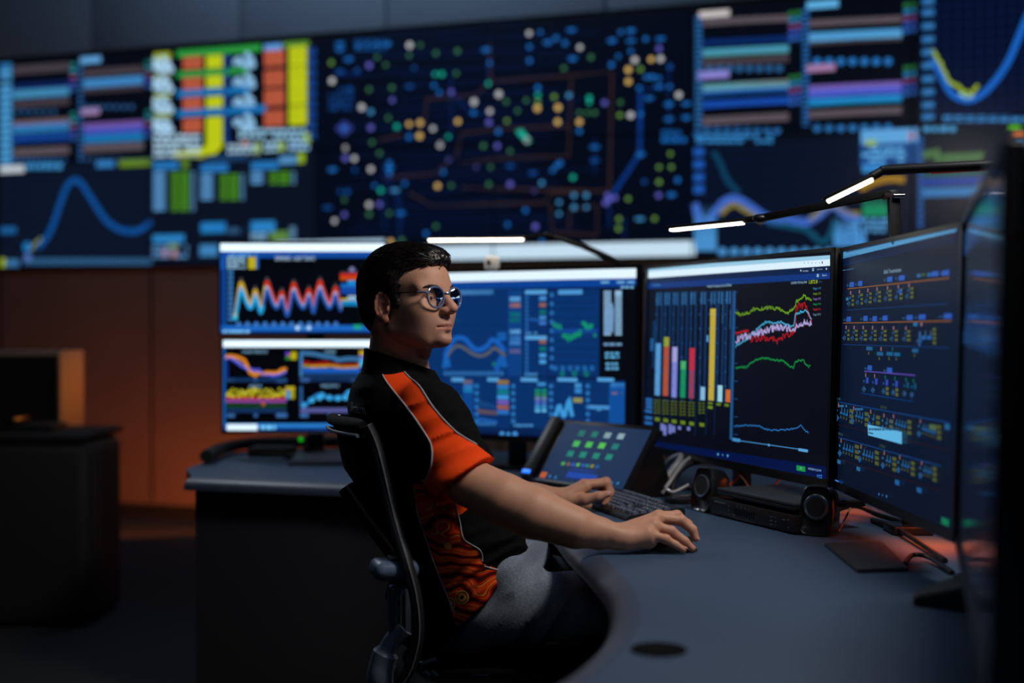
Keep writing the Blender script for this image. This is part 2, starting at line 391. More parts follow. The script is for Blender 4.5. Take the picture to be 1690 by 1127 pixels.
# ---- network map
VW.up(); VW.view(500, 0, 2.45)
BRW = (50, 36, 36); 
for pts in ([(760, 330), (1080, 305), (1250, 290), (1240, 770)], [(500, 400), (700, 385), (760, 330), (755, 180)], [(500, 400), (490, 520)], [(620, 640), (640, 540), (800, 520), (1080, 510)], [(1085, 320), (1075, 630), (800, 640), (640, 660)], [(330, 720), (540, 700), (600, 640)], [(430, 780), (520, 830), (980, 820), (1000, 780), (1230, 770)], [(1000, 820), (1010, 940), (1190, 950), (1190, 830), (1080, 850), (1075, 930)], [(640, 760), (1150, 770)], [(300, 570), (400, 545)]):
    VW.line(pts, 9, BRW)
for pts in ([(1365, 370), (1362, 620), (1240, 800), (1240, 920)], [(1480, 260), (1480, 360), (1370, 360)], [(600, 380), (690, 460), (760, 460)], [(340, 690), (400, 860), (390, 940)], [(130, 300), (240, 300)]):
    VW.line(pts, 10, (8, 34, 86))
VW.line([(1365, 370), (1362, 620), (1250, 790)], 15, (14, 60, 142))
for y in range(120, 960, 22): VW.line([(120 + rw.uniform(0, 300), y + rw.uniform(-12, 12)), (700 + rw.uniform(0, 500), y - 30 + rw.uniform(-12, 12))], 6, (6, 20, 54))
for x, y0, y1 in ((600, 300, 560), (1480, 250, 520), (330, 640, 930), (390, 760, 980), (1180, 560, 700), (1300, 880, 960), (750, 180, 320)): VW.line([(x, y0), (x, y1)], 9, (10, 30, 74))
VW.up()
KC = {'W': (178, 180, 184), 'Y': (206, 170, 96), 'G': (52, 104, 70), 'g': (96, 138, 64), 'B': (26, 96, 172), 'b': (18, 66, 132), 'P': (84, 84, 172), 'T': (24, 160, 140), 'C': (60, 130, 180), 'p': (54, 56, 112)}
DOTS = """W 432 183;G 475 183;G 430 224;G 538 215;G 625 207;B 740 202;B 755 256;b 450 275;P 268 265;G 335 263;G 300 232;W 118 327;G 268 362;G 360 355;b 432 350;T 535 300;T 562 300;G 620 297;T 750 338;B 530 346;B 552 374;P 600 372;P 362 405;W 238 434;C 275 452;G 345 477;W 692 412;W 792 381;W 756 450;P 752 495;B 690 456;G 822 411;G 903 406;G 868 448;g 825 489;Y 430 502;Y 474 497;Y 627 491;Y 472 550;W 526 520;T 380 512;P 275 516;B 168 520;B 430 553;T 588 553;W 555 586;W 172 600;W 208 641;P 172 640;G 310 620;G 280 576;B 790 532;P 786 590;G 838 611;G 730 590;W 275 684;B 120 686;b 210 686;B 350 680;B 350 660;B 350 700;B 290 750;T 315 770;C 372 770;B 412 742;P 310 826;W 268 828;G 268 866;W 128 893;P 168 868;b 100 840;G 168 808;b 180 776;b 150 776;Y 545 752;G 600 750;B 568 696;p 590 646;p 700 676;G 760 676;b 838 672;G 752 745;P 838 745;B 396 862;G 350 862;G 538 915;B 498 944;Y 355 978;G 400 972;B 900 850;B 828 908;P 940 916;B 966 975;b 930 700;C 966 740;p 936 772;B 1010 688;B 1040 660;B 1026 670;T 1092 717;C 1036 818;C 1036 864;C 1096 790;C 1096 838;C 1146 790;C 1146 838;B 1180 595;b 1180 650;W 915 135;B 960 130;B 1086 122;B 990 172;B 1024 155;B 1060 175;B 916 190;W 1120 192;B 916 246;B 1090 238;G 1165 232;B 1250 165;B 1285 130;B 1326 125;B 1326 166;B 1386 158;B 1446 158;P 1440 197;B 1326 208;B 1275 228;B 1248 262;W 1342 243;Y 1408 240;W 1446 238;Y 1316 282;g 1365 280;Y 1316 330;B 1388 312;B 1412 312;B 1440 316;b 1484 270;B 1360 356;B 1440 350;B 1484 350;B 1400 398;W 1520 384;B 1480 422;B 1365 462;W 1325 466;g 1282 466;G 1284 414;B 1550 420;B 1550 476;B 1480 482;P 1220 416;T 1158 396;T 1158 414;B 950 355;T 950 385;g 950 412;Y 948 438;Y 1032 435;Y 1030 493;Y 1118 493;g 1016 392;C 1076 386;B 1118 530;G 1180 456;G 1150 456;G 1118 456;T 880 540;T 892 552;W 906 566;B 1365 625;g 1486 622;g 1490 676;g 1440 676;g 1440 736;B 1515 728;P 1438 790;B 1490 788;b 1380 735;P 1240 805;P 1262 800;P 1225 820;P 1232 790;g 1315 804;g 1278 886;g 1276 924;C 1362 886;g 1422 884;G 1055 276;b 180 240;B 185 240;g 115 254;B 150 178;B 150 200;B 225 185;B 260 180;B 300 178;B 340 180;b 220 285;b 150 290;b 190 360;b 150 420;b 130 440"""
for d in DOTS.split(';'):
    k, x, y = d.split(); VW.dot(float(x), float(y), rw.uniform(10, 13) if k in 'WYP' else rw.uniform(8, 11), KC[k], 1.2)
    if k in 'BbC' and rw.random() < 0.4: VW.rect(float(x) - 18, float(y) - 5, float(x) + 18, float(y) + 5, KC[k])
VW.poly([(860, 530), (885, 522), (925, 570), (905, 582)], (30, 165, 145)); VW.poly([(130, 520), (168, 486), (206, 518), (168, 552)], (46, 56, 130)); VW.dot(168, 520, 14, KC['B'])
VW.blocks(210, 160, 350, 208, (16, 72, 134), 3, 21, 0.9, 1, 22); VW.blocks(1450, 525, 1600, 580, (24, 100, 180), 2, 22, 0.9, 1, 20); VW.blocks(105, 350, 205, 450, (14, 54, 110), 4, 23, 0.7, 1, 24)
VW.rect(-110, 978, 330, 1015, (176, 208, 232)); VW.rect(330, 1000, 1586, 1068, (196, 222, 240)); VW.rect(-110, 1016, 330, 1036, (16, 70, 150))
# ---- charts at the right
VW.up(); VW.view(1130, 0, 2.561)
VW.up()
def wav(y0, y1, x0, x1, c): VW.poly([(x0, y0 + (y1 - y0) * 0.0), (x0, y1), ((x0 + x1) / 2, y1 - 12), (x1, y1 - 20), (x1, y0 - 20), ((x0 + x1) / 2, y0 - 10)], c)
for y0, y1, c in ((82, 110, BR2), (170, 195, (10, 40, 100)), (210, 240, (70, 150, 180)), (232, 244, (70, 120, 110)), (252, 282, BR), (358, 388, (90, 150, 160)), (378, 396, (40, 100, 190)), (392, 412, (14, 60, 120)), (430, 458, (22, 74, 170)), (496, 530, BR2)): wav(y0, y1, 76, 440, c)
for y0, y1, c in ((86, 114, BR2), (140, 178, (76, 150, 205)), (168, 174, (110, 160, 130)), (180, 192, BR), (362, 388, (110, 90, 170)), (384, 412, (76, 90, 200)), (418, 448, (30, 130, 200)), (440, 450, (24, 120, 150)), (470, 500, BR2)): wav(y0, y1, 526, 918, c)
VW.rect(200, 350, 440, 366, (110, 88, 80)); VW.rect(60, 50, 190, 78, (196, 190, 190)); VW.rect(54, 304, 188, 336, (134, 128, 205)); VW.rect(516, 8, 650, 40, (92, 172, 222)); VW.rect(514, 276, 636, 306, (160, 120, 162))
for y in range(70, 590, 22): VW.rect(44, y, 74, y + 14, (40, 96, 155))
for y in range(40, 545, 22): VW.rect(498, y, 526, y + 14, (36, 92, 155))
for x in range(86, 410, 42): VW.dot(x + 20, 290, 15, (40, 92, 140)); VW.dot(x + 10, 552, 16, (40, 100, 160))
for x in range(560, 890, 50): VW.dot(x, 260, 17, (36, 110, 180)); VW.dot(x, 540, 17, (40, 110, 175))
VW.blocks(50, 566, 380, 608, (52, 132, 200), 2, 31, 0.95, 1, 26)
for x0, ys in ((440, (50, 320)), (925, (15, 280))):
    for y0 in ys:
        for k, c in enumerate([(40, 110, 60), (40, 120, 170), (110, 60, 110), (50, 80, 170), (40, 90, 170)]): VW.rect(x0, y0 + k * 27, x0 + 24, y0 + k * 27 + 18, c); VW.rect(x0 + 30, y0 + k * 27 - 4, x0 + 52, y0 + k * 27 + 14, c)
# steep curve at top right
for y in range(30, 500, 40): VW.rect(1050, y, 1800, y + 4, (10, 26, 66))
for x in range(1060, 1800, 46): VW.rect(x, 0, x + 4, 500, (10, 26, 66))
VW.up()
VW.curve([(1044, 250), (1080, 310), (1110, 370), (1145, 408), (1200, 424), (1255, 400), (1310, 345), (1365, 265), (1405, 175), (1440, 90), (1500, -30)], 26, (24, 96, 190))
VW.jag([(1046, 205), (1080, 270), (1110, 330), (1150, 365), (1180, 392), (1210, 398), (1240, 360)], 14, (150, 175, 40), 10, 8); VW.curve([(1160, 395), (1190, 412), (1220, 405)], 14, (140, 190, 190))
for y in (8, 55, 112, 168, 222, 278, 335, 390, 445, 496): VW.rect(1004, y - 13, 1054, y + 14, (48, 112, 172))
for x in range(1090, 1700, 48): VW.rect(x, 490, x + 40, 516, (54, 124, 186))
VW.blocks(1010, 530, 1145, 562, (70, 150, 205), 1, 33, 0.97, 1, 28)
VW.rect(1370, 530, 1420, 550, (80, 170, 30)); VW.rect(1390, 560, 1434, 590, (190, 100, 40)); VW.rect(1400, 600, 1434, 620, (40, 120, 190)); VW.rect(1425, 810, 1450, 960, (30, 90, 190)); VW.rect(1424, 880, 1440, 900, (150, 50, 60))
# lower row at the right
VW.up()
for y in range(640, 1050, 38): VW.rect(80, y, 740, y + 4, (9, 24, 56))
for y in (642, 695, 750, 800): VW.rect(38, y - 16, 82, y + 18, (28, 84, 170))
VW.curve([(120, 640), (150, 690), (180, 760), (230, 815)], 24, (12, 60, 90))
VW.curve([(40, 860), (80, 960), (120, 910), (160, 860), (205, 838), (260, 862), (320, 905), (380, 932), (450, 930), (510, 940), (560, 915), (620, 870), (680, 905), (740, 930)], 34, (60, 100, 190))
VW.curve([(150, 905), (205, 865), (260, 890), (330, 930)], 22, (130, 120, 60)); VW.curve([(530, 930), (580, 885), (630, 870), (690, 900), (740, 905)], 22, (130, 120, 50)); VW.curve([(740, 800), (800, 770), (870, 755), (930, 760)], 30, (150, 112, 30))
VW.curve([(350, 940), (440, 955), (520, 975), (570, 1018), (605, 1010), (640, 930)], 24, (14, 74, 100))
for k in range(46):
    x = rw.uniform(36, 130); VW.poly([(x, 1060), (x + 9, 1060), (x + rw.uniform(-6, 10), rw.uniform(850, 990))], (70, 140, 200))
for k in range(60):
    x = rw.uniform(630, 760); VW.poly([(x, 1040), (x + 9, 1040), (x + rw.uniform(-6, 14), rw.uniform(900, 1010))], (70, 140, 205))
VW.blocks(700, 920, 860, 985, (80, 150, 205), 3, 35, 0.95, 1, 30); VW.rect(752, 870, 860, 915, (24, 130, 90)); VW.rect(752, 840, 850, 870, (20, 90, 70))
VW.rect(742, 548, 985, 700, (24, 70, 130)); VW.up(); VW.rect(746, 552, 985, 610, (90, 160, 215)); VW.rect(765, 590, 812, 616, (150, 180, 40)); VW.dot(960, 575, 20, (205, 100, 110)); VW.blocks(750, 620, 930, 690, (92, 170, 225), 3, 36, 0.9, 1, 30); VW.rect(750, 696, 850, 730, (50, 130, 200))
for x in range(160, 620, 50): VW.dot(x, 1066, 20, (70, 140, 200))
VW.rect(40, 1044, -60, 1105, (196, 224, 240)); VW.rect(0, 1046, 46, 1104, (190, 220, 236))
VW.jag([(1010, 660), (1060, 642), (1075, 668), (1130, 672), (1260, 660)], 34, (66, 104, 62), 12, 10)
for y0, y1, c in ((706, 716, (110, 40, 50)), (730, 752, (20, 80, 80)), (758, 785, (20, 60, 150)), (796, 834, (44, 110, 170))): VW.rect(1000, y0, 1434, y1, c)
for y in range(580, 960, 26): VW.rect(986, y, 1008, y + 18, (34, 84, 150))

WALL_LABELS = [
 ['video wall panel with two band charts, top row at the far left', 'video wall panel with the bright yellow and red table, top row', 'video wall panel with the left upper part of the network map', 'video wall panel with the right upper part of the network map', 'video wall panel with two band charts, top row beside the network map', 'video wall panel with the steep blue U curve at top right'],
 ['video wall panel with one blue humped curve, bottom row at the far left', 'video wall panel with small green tables, directly above the stacked monitors', 'video wall panel with lower map dots, directly above the man', 'video wall panel with lower map part above the washed blue monitor', 'video wall panel with rippling blue yellow line, behind the jointed desk lamps', 'video wall panel at bottom right, partly behind the nearest monitor edge']]
M_VW = screen_mat('video_wall_screen', 0.22, 0.25)
for r in range(2):
    for k in range(6):
        x0, x1 = vw_cols[k] - vw_cols[0], vw_cols[k + 1] - vw_cols[0]; hh = VW.h / 2; y0 = 0 if r else hh; y1 = y0 + hh
        c = VW.o + WR * ((x0 + x1) / 2) + Vector((0, 0, y0))
        t = thing('video_wall_display', WALL_LABELS[r][k], 'display', c, 0, 'displays of the video wall')
        R = Matrix((WR, -WN, Vector((0, 0, 1)))).transposed()
        fb = MB(); cc = VW.o + WR * ((x0 + x1) / 2) + Vector((0, 0, (y0 + y1) / 2)) - WN * 0.012
        fb.box(cc - WN * 0.002, (x1 - x0 - 0.002, 0.018, y1 - y0 - 0.002), R, bevel=0.002)
        fb.build('housing', M_MATTE, t)
        s = link('screen', VW.mesh((x0 + 0.004, y0 + 0.004, x1 - 0.004, y1 - 0.004)), M_VW); adopt(s, t)
# ================================================================== monitors on the console
M_SCR = screen_mat('monitor_screen', 0.32, 0.14)
M_SCRGLOSS = screen_mat('glossy_monitor_screen', 0.09, 0.8)
Z3 = Vector((0, 0, 1))
def monitor(label, A, B, z0, z1, tilt, bez, base, paint, m=M_SCR, stand=None, depth=0.05, bbot=None):
    A = Vector((*A, z0)); B = Vector((*B, z0)); u = (B - A).normalized(); n0 = u.cross(Z3)
    t = math.radians(tilt); v = Z3 * math.cos(t) - n0 * math.sin(t); n = u.cross(v)
    w = (B - A).length; h = (z1 - z0) / math.cos(t); bb = bbot or bez
    foot = (A + B) / 2 - n0 * 0.10; foot.z = DESK_Z
    th = thing('monitor', label, 'monitor', foot)
    R = Matrix((u, v, n)).transposed()
    def at(a, b, c): return A + u * a + v * b + n * c
    MB().box(at(w / 2, h / 2, -0.014), (w, h, 0.024), R, bevel=0.004).build('housing', M_BLACK, th)
    MB().box(at(w / 2, h * 0.48, -0.026 - depth / 2), (w * 0.55, h * 0.5, depth), R, bevel=0.02).build('rear_cover', M_MATTE, th)
    f = MB()
    f.box(at(bez / 2, h / 2, 0.0), (bez, h, 0.006), R).box(at(w - bez / 2, h / 2, 0.0), (bez, h, 0.006), R)
    f.box(at(w / 2, h - bez / 2, 0.0), (w, bez, 0.006), R).box(at(w / 2, bb / 2, 0.0), (w, bb, 0.006), R)
    f.build('bezel', M_BLACKSAT, th, smooth=False)
    S = Screen(at(bez, bb, -0.0015), u, v, w - 2 * bez, h - bez - bb, base); S.n = n
    paint(S)
    s = link('screen', S.mesh(), m); adopt(s, th)
    if stand:
        k, nz = stand                                       # offset along the width, foot style
        c = at(w * k, 0, 0); c.z = DESK_Z; back = c - n0 * 0.085
        sb = MB(); sb.box(back + Vector((0, 0, (z0 + z1) / 4 - 0.28 + 0.05)), (0.06, 0.03, (z0 + z1) / 2 - 0.56 + 0.10 - 0.0), Matrix((u, -n0, Z3)).transposed(), bevel=0.006)
        sb.build('stand_neck', M_BLACK, th)
        MB().box(back + Vector((0, 0, 0.0075)) - n0 * 0.01, (0.20 if not nz else 0.11, 0.15 if not nz else 0.09, 0.014), Matrix((u, -n0, Z3)).transposed(), bevel=0.006).build('stand_foot', M_BLACK, th)
    return th, at, (w, h)

WB = (206, 226, 238)
def paint_upper(S):
    S.view(360, 390, 6.036); S.up()
    S.rect(10, 60, 1660, 150, WB, 1.5); S.rect(5, 150, 1660, 215, (14, 72, 160)); S.rect(5, 215, 75, 960, (18, 84, 170)); S.rect(40, 885, 1660, 945, (26, 100, 190)); S.rect(40, 945, 1660, 975, (10, 44, 110)); S.rect(20, 900, 46, 980, (18, 84, 170))
    S.up(); S.rect(80, 215, 1660, 885, (3, 5, 12)); S.rect(20, 330, 60, 890, (10, 50, 120)); S.up()
    for x in range(160, 1250, 66): S.rect(x, 330, x + 3, 850, (8, 16, 34))
    for y in range(350, 850, 50): S.rect(160, y, 1240, y + 3, (8, 16, 34))
    S.blocks(90, 160, 390, 200, (70, 150, 220), 1, 1, 0.8, 1, 30); S.blocks(90, 195, 270, 325, (150, 196, 226), 5, 2, 0.96, 1, 40)
    S.rect(300, 205, 376, 325, (184, 170, 24)); S.rect(376, 200, 405, 325, (30, 90, 170))
    S.text(568, 240, 42, 'DEMAND - LAST 7 DAYS', (190, 215, 240), wpx=395)
    for y in range(340, 860, 52): S.rect(100, y, 150, y + 34, (60, 120, 180))
    for x in range(205, 1200, 88): S.dot(x, 875, 26, (60, 116, 190))
    C = [(170, 815), (190, 700), (215, 545), (228, 505), (250, 540), (285, 640), (320, 690), (345, 660), (370, 570), (395, 640), (425, 740), (450, 660), (475, 530), (490, 500), (515, 560), (550, 650), (585, 690), (612, 650), (636, 590), (660, 680), (690, 770), (715, 680), (740, 550), (758, 520), (785, 590), (820, 660), (850, 690), (880, 640), (905, 570), (925, 640), (950, 740), (980, 600), (1005, 520), (1020, 500), (1045, 570), (1080, 650), (1110, 690), (1140, 640), (1170, 550), (1195, 640), (1225, 720)]
    def sh(dy, k=1.0, a=0, b=99): return [(x, 640 + (y - 640) * k + dy) for x, y in C[a:b]]
    S.up(); S.curve(sh(-66, 1.15), 18, (64, 60, 66), n=4)
    S.up(); S.curve(sh(-28, 1.1, 0, 13), 34, (196, 160, 30), n=4); S.curve(sh(-30, 1.12, 12), 38, (196, 52, 28), n=4); S.rect(945, 600, 962, 700, (150, 20, 20))
    S.up(); S.curve(sh(4), 24, (150, 168, 206), n=4)
    S.up(); S.curve(sh(32, 0.95, 0, 12), 30, (30, 160, 220), n=4); S.curve(sh(30, 0.95, 11), 28, (34, 84, 170), n=4)
    S.dot(172, 805, 26, (60, 190, 225)); S.dot(172, 780, 18, (180, 190, 80))
    S.rect(1215, 350, 1660, 372, (60, 50, 60)); S.rect(1215, 372, 1660, 405, (200, 36, 22)); S.rect(1215, 405, 1660, 436, (190, 78, 20)); S.dot(1335, 335, 30, (120, 120, 170))
    S.rect(1222, 472, 1420, 515, (24, 100, 190)); S.rect(1222, 520, 1400, 575, (20, 70, 160)); S.rect(1290, 440, 1370, 490, (30, 150, 215)); S.rect(1222, 620, 1300, 640, (200, 180, 30)); S.rect(1222, 640, 1425, 690, (20, 130, 190)); S.rect(1290, 590, 1380, 640, (150, 180, 210))
    S.blocks(48, 925, 330, 975, (120, 190, 240), 1, 7, 0.9, 1.2, 40); S.dot(792, 912, 24, (180, 220, 245)); S.dot(905, 912, 22, (180, 220, 245)); S.dot(850, 915, 12, (90, 160, 220)); S.rect(1350, 880, 1430, 925, (30, 160, 130))
def paint_lower(S):
    S.view(360, 550, 4.9); S.up()
    S.rect(32, 42, 1290, 112, WB, 1.5); S.rect(28, 115, 58, 770, (22, 92, 170)); S.rect(50, 724, 1290, 770, (40, 122, 200)); S.rect(320, 762, 1290, 786, (12, 50, 120)); S.rect(40, 740, 1290, 790, (14, 58, 130)); S.up()
    S.rect(60, 112, 1290, 728, (3, 4, 10)); S.rect(70, 735, 318, 788, WB, 1.3); S.rect(320, 728, 1290, 760, (40, 122, 200)); S.up()
    S.text(196, 160, 24, 'SOLAR FORECAST', (140, 190, 225), wpx=206); S.text(860, 160, 24, 'WIND', (140, 190, 225), wpx=90); S.text(252, 440, 24, 'RESERVE', (130, 180, 220), wpx=100); S.text(832, 436, 24, 'FREQUENCY', (130, 180, 220), wpx=150)
    S.jag([(60, 180), (120, 178), (160, 190), (215, 225), (240, 270), (260, 315), (300, 335), (340, 320), (440, 318), (480, 312), (520, 290), (550, 280)], 24, (222, 134, 34), 10, 9)
    S.jag([(60, 190), (110, 205), (160, 240), (210, 275), (250, 295), (330, 295), (360, 330), (440, 345), (500, 335), (550, 310)], 20, (70, 84, 214), 5, 9); S.curve([(60, 205), (120, 200), (200, 250), (260, 300), (360, 325), (470, 330), (550, 305)], 8, (190, 150, 160))
    S.rect(66, 200, 84, 370, (20, 40, 120)); S.rect(66, 360, 556, 392, (18, 48, 90)); S.rect(72, 365, 130, 392, (54, 96, 146)); S.rect(470, 365, 556, 395, (54, 100, 160)); S.dot(303, 380, 16, (40, 84, 140))
    S.rect(545, 150, 575, 180, (70, 60, 200)); S.rect(560, 165, 590, 185, (180, 80, 50)); S.rect(545, 188, 590, 212, (40, 130, 60)); S.rect(588, 150, 635, 212, (180, 168, 20))
    S.curve([(660, 160), (760, 165), (860, 185), (930, 195), (970, 215), (1050, 205), (1160, 210)], 34, (56, 110, 160)); S.jag([(690, 236), (760, 250), (850, 240), (960, 262), (1140, 258)], 26, (150, 20, 18), 8, 14); S.jag([(690, 262), (780, 268), (900, 260), (1000, 274), (1140, 272)], 22, (190, 150, 30), 5, 14); S.rect(690, 258, 740, 274, (40, 140, 50)); S.rect(690, 280, 1150, 318, (26, 90, 190)); S.rect(690, 318, 1150, 355, (20, 54, 96)); S.rect(660, 150, 684, 350, (60, 120, 180)); S.rect(664, 360, 1140, 390, (18, 46, 88)); S.rect(664, 362, 740, 392, (56, 100, 160)); S.rect(1070, 362, 1160, 392, (56, 100, 160))
    S.rect(1140, 140, 1200, 176, (190, 160, 40)); S.rect(1140, 180, 1200, 208, (120, 90, 190)); S.rect(1140, 208, 1190, 272, (60, 170, 220))
    r = random.Random(5)
    for k in range(60): S.dot(78 + k * 7.9 + r.uniform(-3, 3), 486 + r.uniform(-34, 26), r.uniform(9, 17), (166, 158, 20) if k % 3 else (196, 190, 60))
    S.rect(64, 514, 552, 532, (176, 18, 28)); S.rect(64, 534, 552, 560, (134, 70, 150)); S.rect(64, 568, 552, 602, (18, 58, 30)); S.rect(64, 606, 552, 642, (18, 46, 88)); S.rect(355, 500, 372, 540, (20, 10, 10)); S.dot(364, 572, 17, (190, 90, 60)); S.rect(70, 650, 136, 680, (50, 96, 150)); S.rect(470, 646, 558, 680, (54, 100, 160)); S.dot(305, 663, 18, (44, 90, 150))
    S.rect(545, 430, 620, 458, (190, 170, 40)); S.rect(545, 465, 585, 530, (60, 140, 200)); S.rect(585, 458, 620, 530, (160, 150, 20)); S.rect(545, 458, 560, 474, (140, 60, 150))
    S.jag([(690, 590), (720, 560), (770, 515), (820, 500), (860, 500), (910, 520), (960, 525), (1000, 520), (1040, 490), (1100, 465)], 24, (36, 126, 200), 12, 12)
    for x, y in ((820, 520), (970, 525), (760, 540), (840, 500), (1060, 480), (900, 520), (1030, 520), (690, 580)): S.dot(x, y, 22, (64, 176, 232))
    S.rect(660, 430, 684, 600, (40, 84, 140)); S.rect(664, 604, 1100, 640, (84, 88, 150)); S.rect(664, 645, 730, 680, (56, 100, 160)); S.dot(905, 662, 18, (40, 84, 140))
    S.blocks(346, 735, 480, 785, (110, 190, 236), 1, 5, 0.9, 1.2, 34)
mon1 = monitor('upper of two stacked monitors behind the man, with red and blue wave chart', (-1.040, 4.60), (-0.437, 4.60), 1.182, 1.513, 0, 0.006, (8, 40, 100), paint_upper, bbot=0.008)
mon1b = monitor('lower of two stacked monitors behind the man, showing four small charts', (-1.032, 4.60), (-0.437, 4.60), 0.832, 1.171, 0, 0.007, (8, 40, 100), paint_lower, stand=(0.54, 0), bbot=0.012)
th, at, (w_, h_) = mon1b
MB().box(at(w_ * 0.6, 0.004, 0.004), (w_ * 0.8, 0.022, 0.006), bevel=0.002).build('speaker_bar', mat('grey_plastic', (88, 92, 98), 0.4), th)
MB().sphere(at(w_ * 0.475, -0.02, 0.004), 0.009).build('power_light', emit('green_led', (20, 190, 20), 0.5), th)
# post carrying the upper screen above the lower one
MB().cyl(at(w_ * 0.54, 0.0, -0.10), at(w_ * 0.54, 0.55, -0.10), 0.018).build('stand_pole', M_BLACK, th)
th1, at1, _ = mon1
MB().box(at1(w_ * 0.54, 0.08, -0.085), (0.10, 0.10, 0.03)).build('mount_plate', M_BLACK, th1)

def paint_wash(S):
    S.view(700, 430, 3.634); S.up()
    S.rect(-260, 66, 1278, 140, WB, 1.25); S.rect(-260, 136, 1278, 180, (10, 64, 148)); S.rect(1050, 172, 1278, 1010, (6, 9, 18)); S.rect(-260, 1000, 1278, 1090, (4, 22, 70)); S.rect(1206, 150, 1278, 1010, (6, 9, 18)); S.up()
    S.rect(200, 178, 416, 206, (60, 124, 180)); S.text(210, 204, 20, 'SYSTEM LOAD', (80, 150, 210), wpx=190)
    for x0, y0, x1, y1 in ((-200, 176, 590, 690), (600, 176, 742, 440), (600, 445, 742, 690), (752, 176, 1052, 690), (-200, 700, 120, 1000), (126, 700, 300, 1000), (306, 700, 515, 1000), (525, 700, 745, 1000), (752, 712, 962, 975), (970, 715, 1204, 975)):
        S.rect(x0, y0, x1, y1, (9, 48, 104))
    S.up()
    for y in range(220, 680, 46): S.rect(120, y, 480, y + 3, (12, 56, 116)); S.rect(770, y + 4, 1040, y + 8, (12, 60, 124))
    S.rect(505, 180, 590, 690, (14, 62, 128)); S.rect(235, 715, 296, 990, (14, 66, 134)); S.rect(1110, 740, 1204, 975, (16, 76, 150))
    S.curve([(125, 570), (150, 520), (185, 470), (220, 462), (255, 478), (290, 520), (330, 535), (375, 515), (410, 475), (450, 500), (485, 545)], 30, (24, 92, 180)); S.curve([(140, 575), (175, 525), (210, 512), (250, 530), (290, 558), (340, 572), (385, 555), (420, 525), (455, 545), (490, 570)], 18, (86, 92, 100))
    S.jag([(120, 640), (130, 560), (150, 640)], 26, (24, 96, 180), 12, 4); S.jag([(430, 650), (460, 580), (490, 640)], 40, (22, 90, 170), 18, 6); S.rect(440, 430, 480, 480, (20, 92, 170)); S.rect(470, 430, 492, 480, (20, 92, 170)); S.dot(420, 620, 14, (20, 110, 100)); S.dot(205, 360, 6, (12, 90, 80))
    for x in range(120, 460, 26): S.rect(x, 664, x + 18, 688, (44, 110, 175))
    for y, c in ((218, (90, 160, 215)), (256, (150, 104, 90)), (310, (14, 104, 110)), (344, (14, 104, 100)), (412, (90, 160, 215)), (452, (60, 130, 200)), (480, (60, 120, 190)), (530, (86, 90, 140))): S.rect(514, y, 578, y + 26, c)
    for y0 in (178, 450): S.rect(606, y0, 736, y0 + 24, (84, 158, 215)); 
    for y, c in ((215, (70, 140, 205)), (254, (140, 96, 84)), (296, (14, 104, 104)), (330, (60, 130, 190)), (362, (60, 110, 190)), (474, (140, 96, 84)), (516, (14, 110, 108)), (556, (70, 150, 215)), (594, (70, 150, 215))): S.rect(692, y, 732, y + 24, c)
    for y in range(216, 440, 26): S.rect(606, y, 626, y + 16, (34, 100, 170)); S.rect(606, y + 255, 626, y + 271, (34, 100, 170))
    S.line([(630, 350), (690, 360)], 16, (30, 84, 160)); S.blocks(608, 424, 680, 444, (70, 140, 200), 1, 3, 0.95, 1, 14); S.blocks(604, 670, 680, 694, (70, 140, 200), 1, 4, 0.95, 1, 14)
    S.rect(806, 176, 950, 204, (74, 150, 210)); 
    for y in range(206, 680, 54): S.dot(766, y, 15, (36, 104, 170))
    for x in range(775, 1020, 44): S.rect(x, 630, x + 26, 660, (30, 96, 164))
    for x in (830, 902, 974): S.dot(x, 678, 20, (14, 104, 110))
    S.rect(770, 408, 1040, 436, (16, 66, 140)); S.jag([(776, 380), (800, 395), (825, 400)], 28, (20, 128, 110), 8, 6); S.jag([(830, 440), (870, 465), (900, 450), (945, 425)], 30, (18, 140, 104), 16, 7); S.jag([(950, 385), (965, 370), (980, 400), (1010, 395)], 30, (20, 140, 110), 16, 7); S.jag([(1015, 440), (1032, 460)], 20, (20, 130, 110), 8, 5)
    for y in range(182, 436, 18): S.rect(1078, y, 1122, y + 14, (130, 170, 205)); S.rect(1146, y, 1186, y + 14, (130, 170, 205))
    S.poly([(1078, 300), (1130, 250), (1140, 300), (1135, 430), (1078, 436)], (110, 150, 190)); S.rect(1146, 180, 1186, 215, (150, 190, 220))
    S.blocks(1078, 490, 1186, 514, (110, 150, 190), 1, 9, 0.95, 1, 30); S.blocks(1086, 545, 1170, 590, (90, 170, 215), 2, 10, 0.95, 1, 26); S.blocks(1090, 606, 1166, 660, (90, 160, 205), 2, 12, 0.9, 1, 26)
    for x0, x1 in ((165, 240), (380, 450), (580, 680), (800, 920), (1040, 1140)): S.rect(x0, 702, x1, 724, (80, 156, 214))
    for x in (316, 535, 762, 982):
        for y in range(740, 960, 42): S.rect(x - 12, y, x + 12, y + 24, (40, 110, 178))
    for k, c in enumerate([(150, 120, 60), (60, 140, 210), (30, 140, 200)]): S.rect(238, 716 + k * 26, 290, 738 + k * 26, c)
    for k, c in enumerate([(140, 110, 60), (40, 120, 190), (20, 120, 130), (60, 150, 220), (110, 90, 180), (150, 90, 80), (40, 110, 190)]): S.rect(440, 716 + k * 30, 508, 740 + k * 30, c)
    for k, c in enumerate([(20, 140, 110), (50, 140, 70), (110, 130, 170), (80, 110, 200), (60, 150, 210), (90, 180, 230)]): S.rect(666, 770 + k * 24, 696, 788 + k * 24, c); S.rect(706, 770 + k * 24, 734, 788 + k * 24, c)
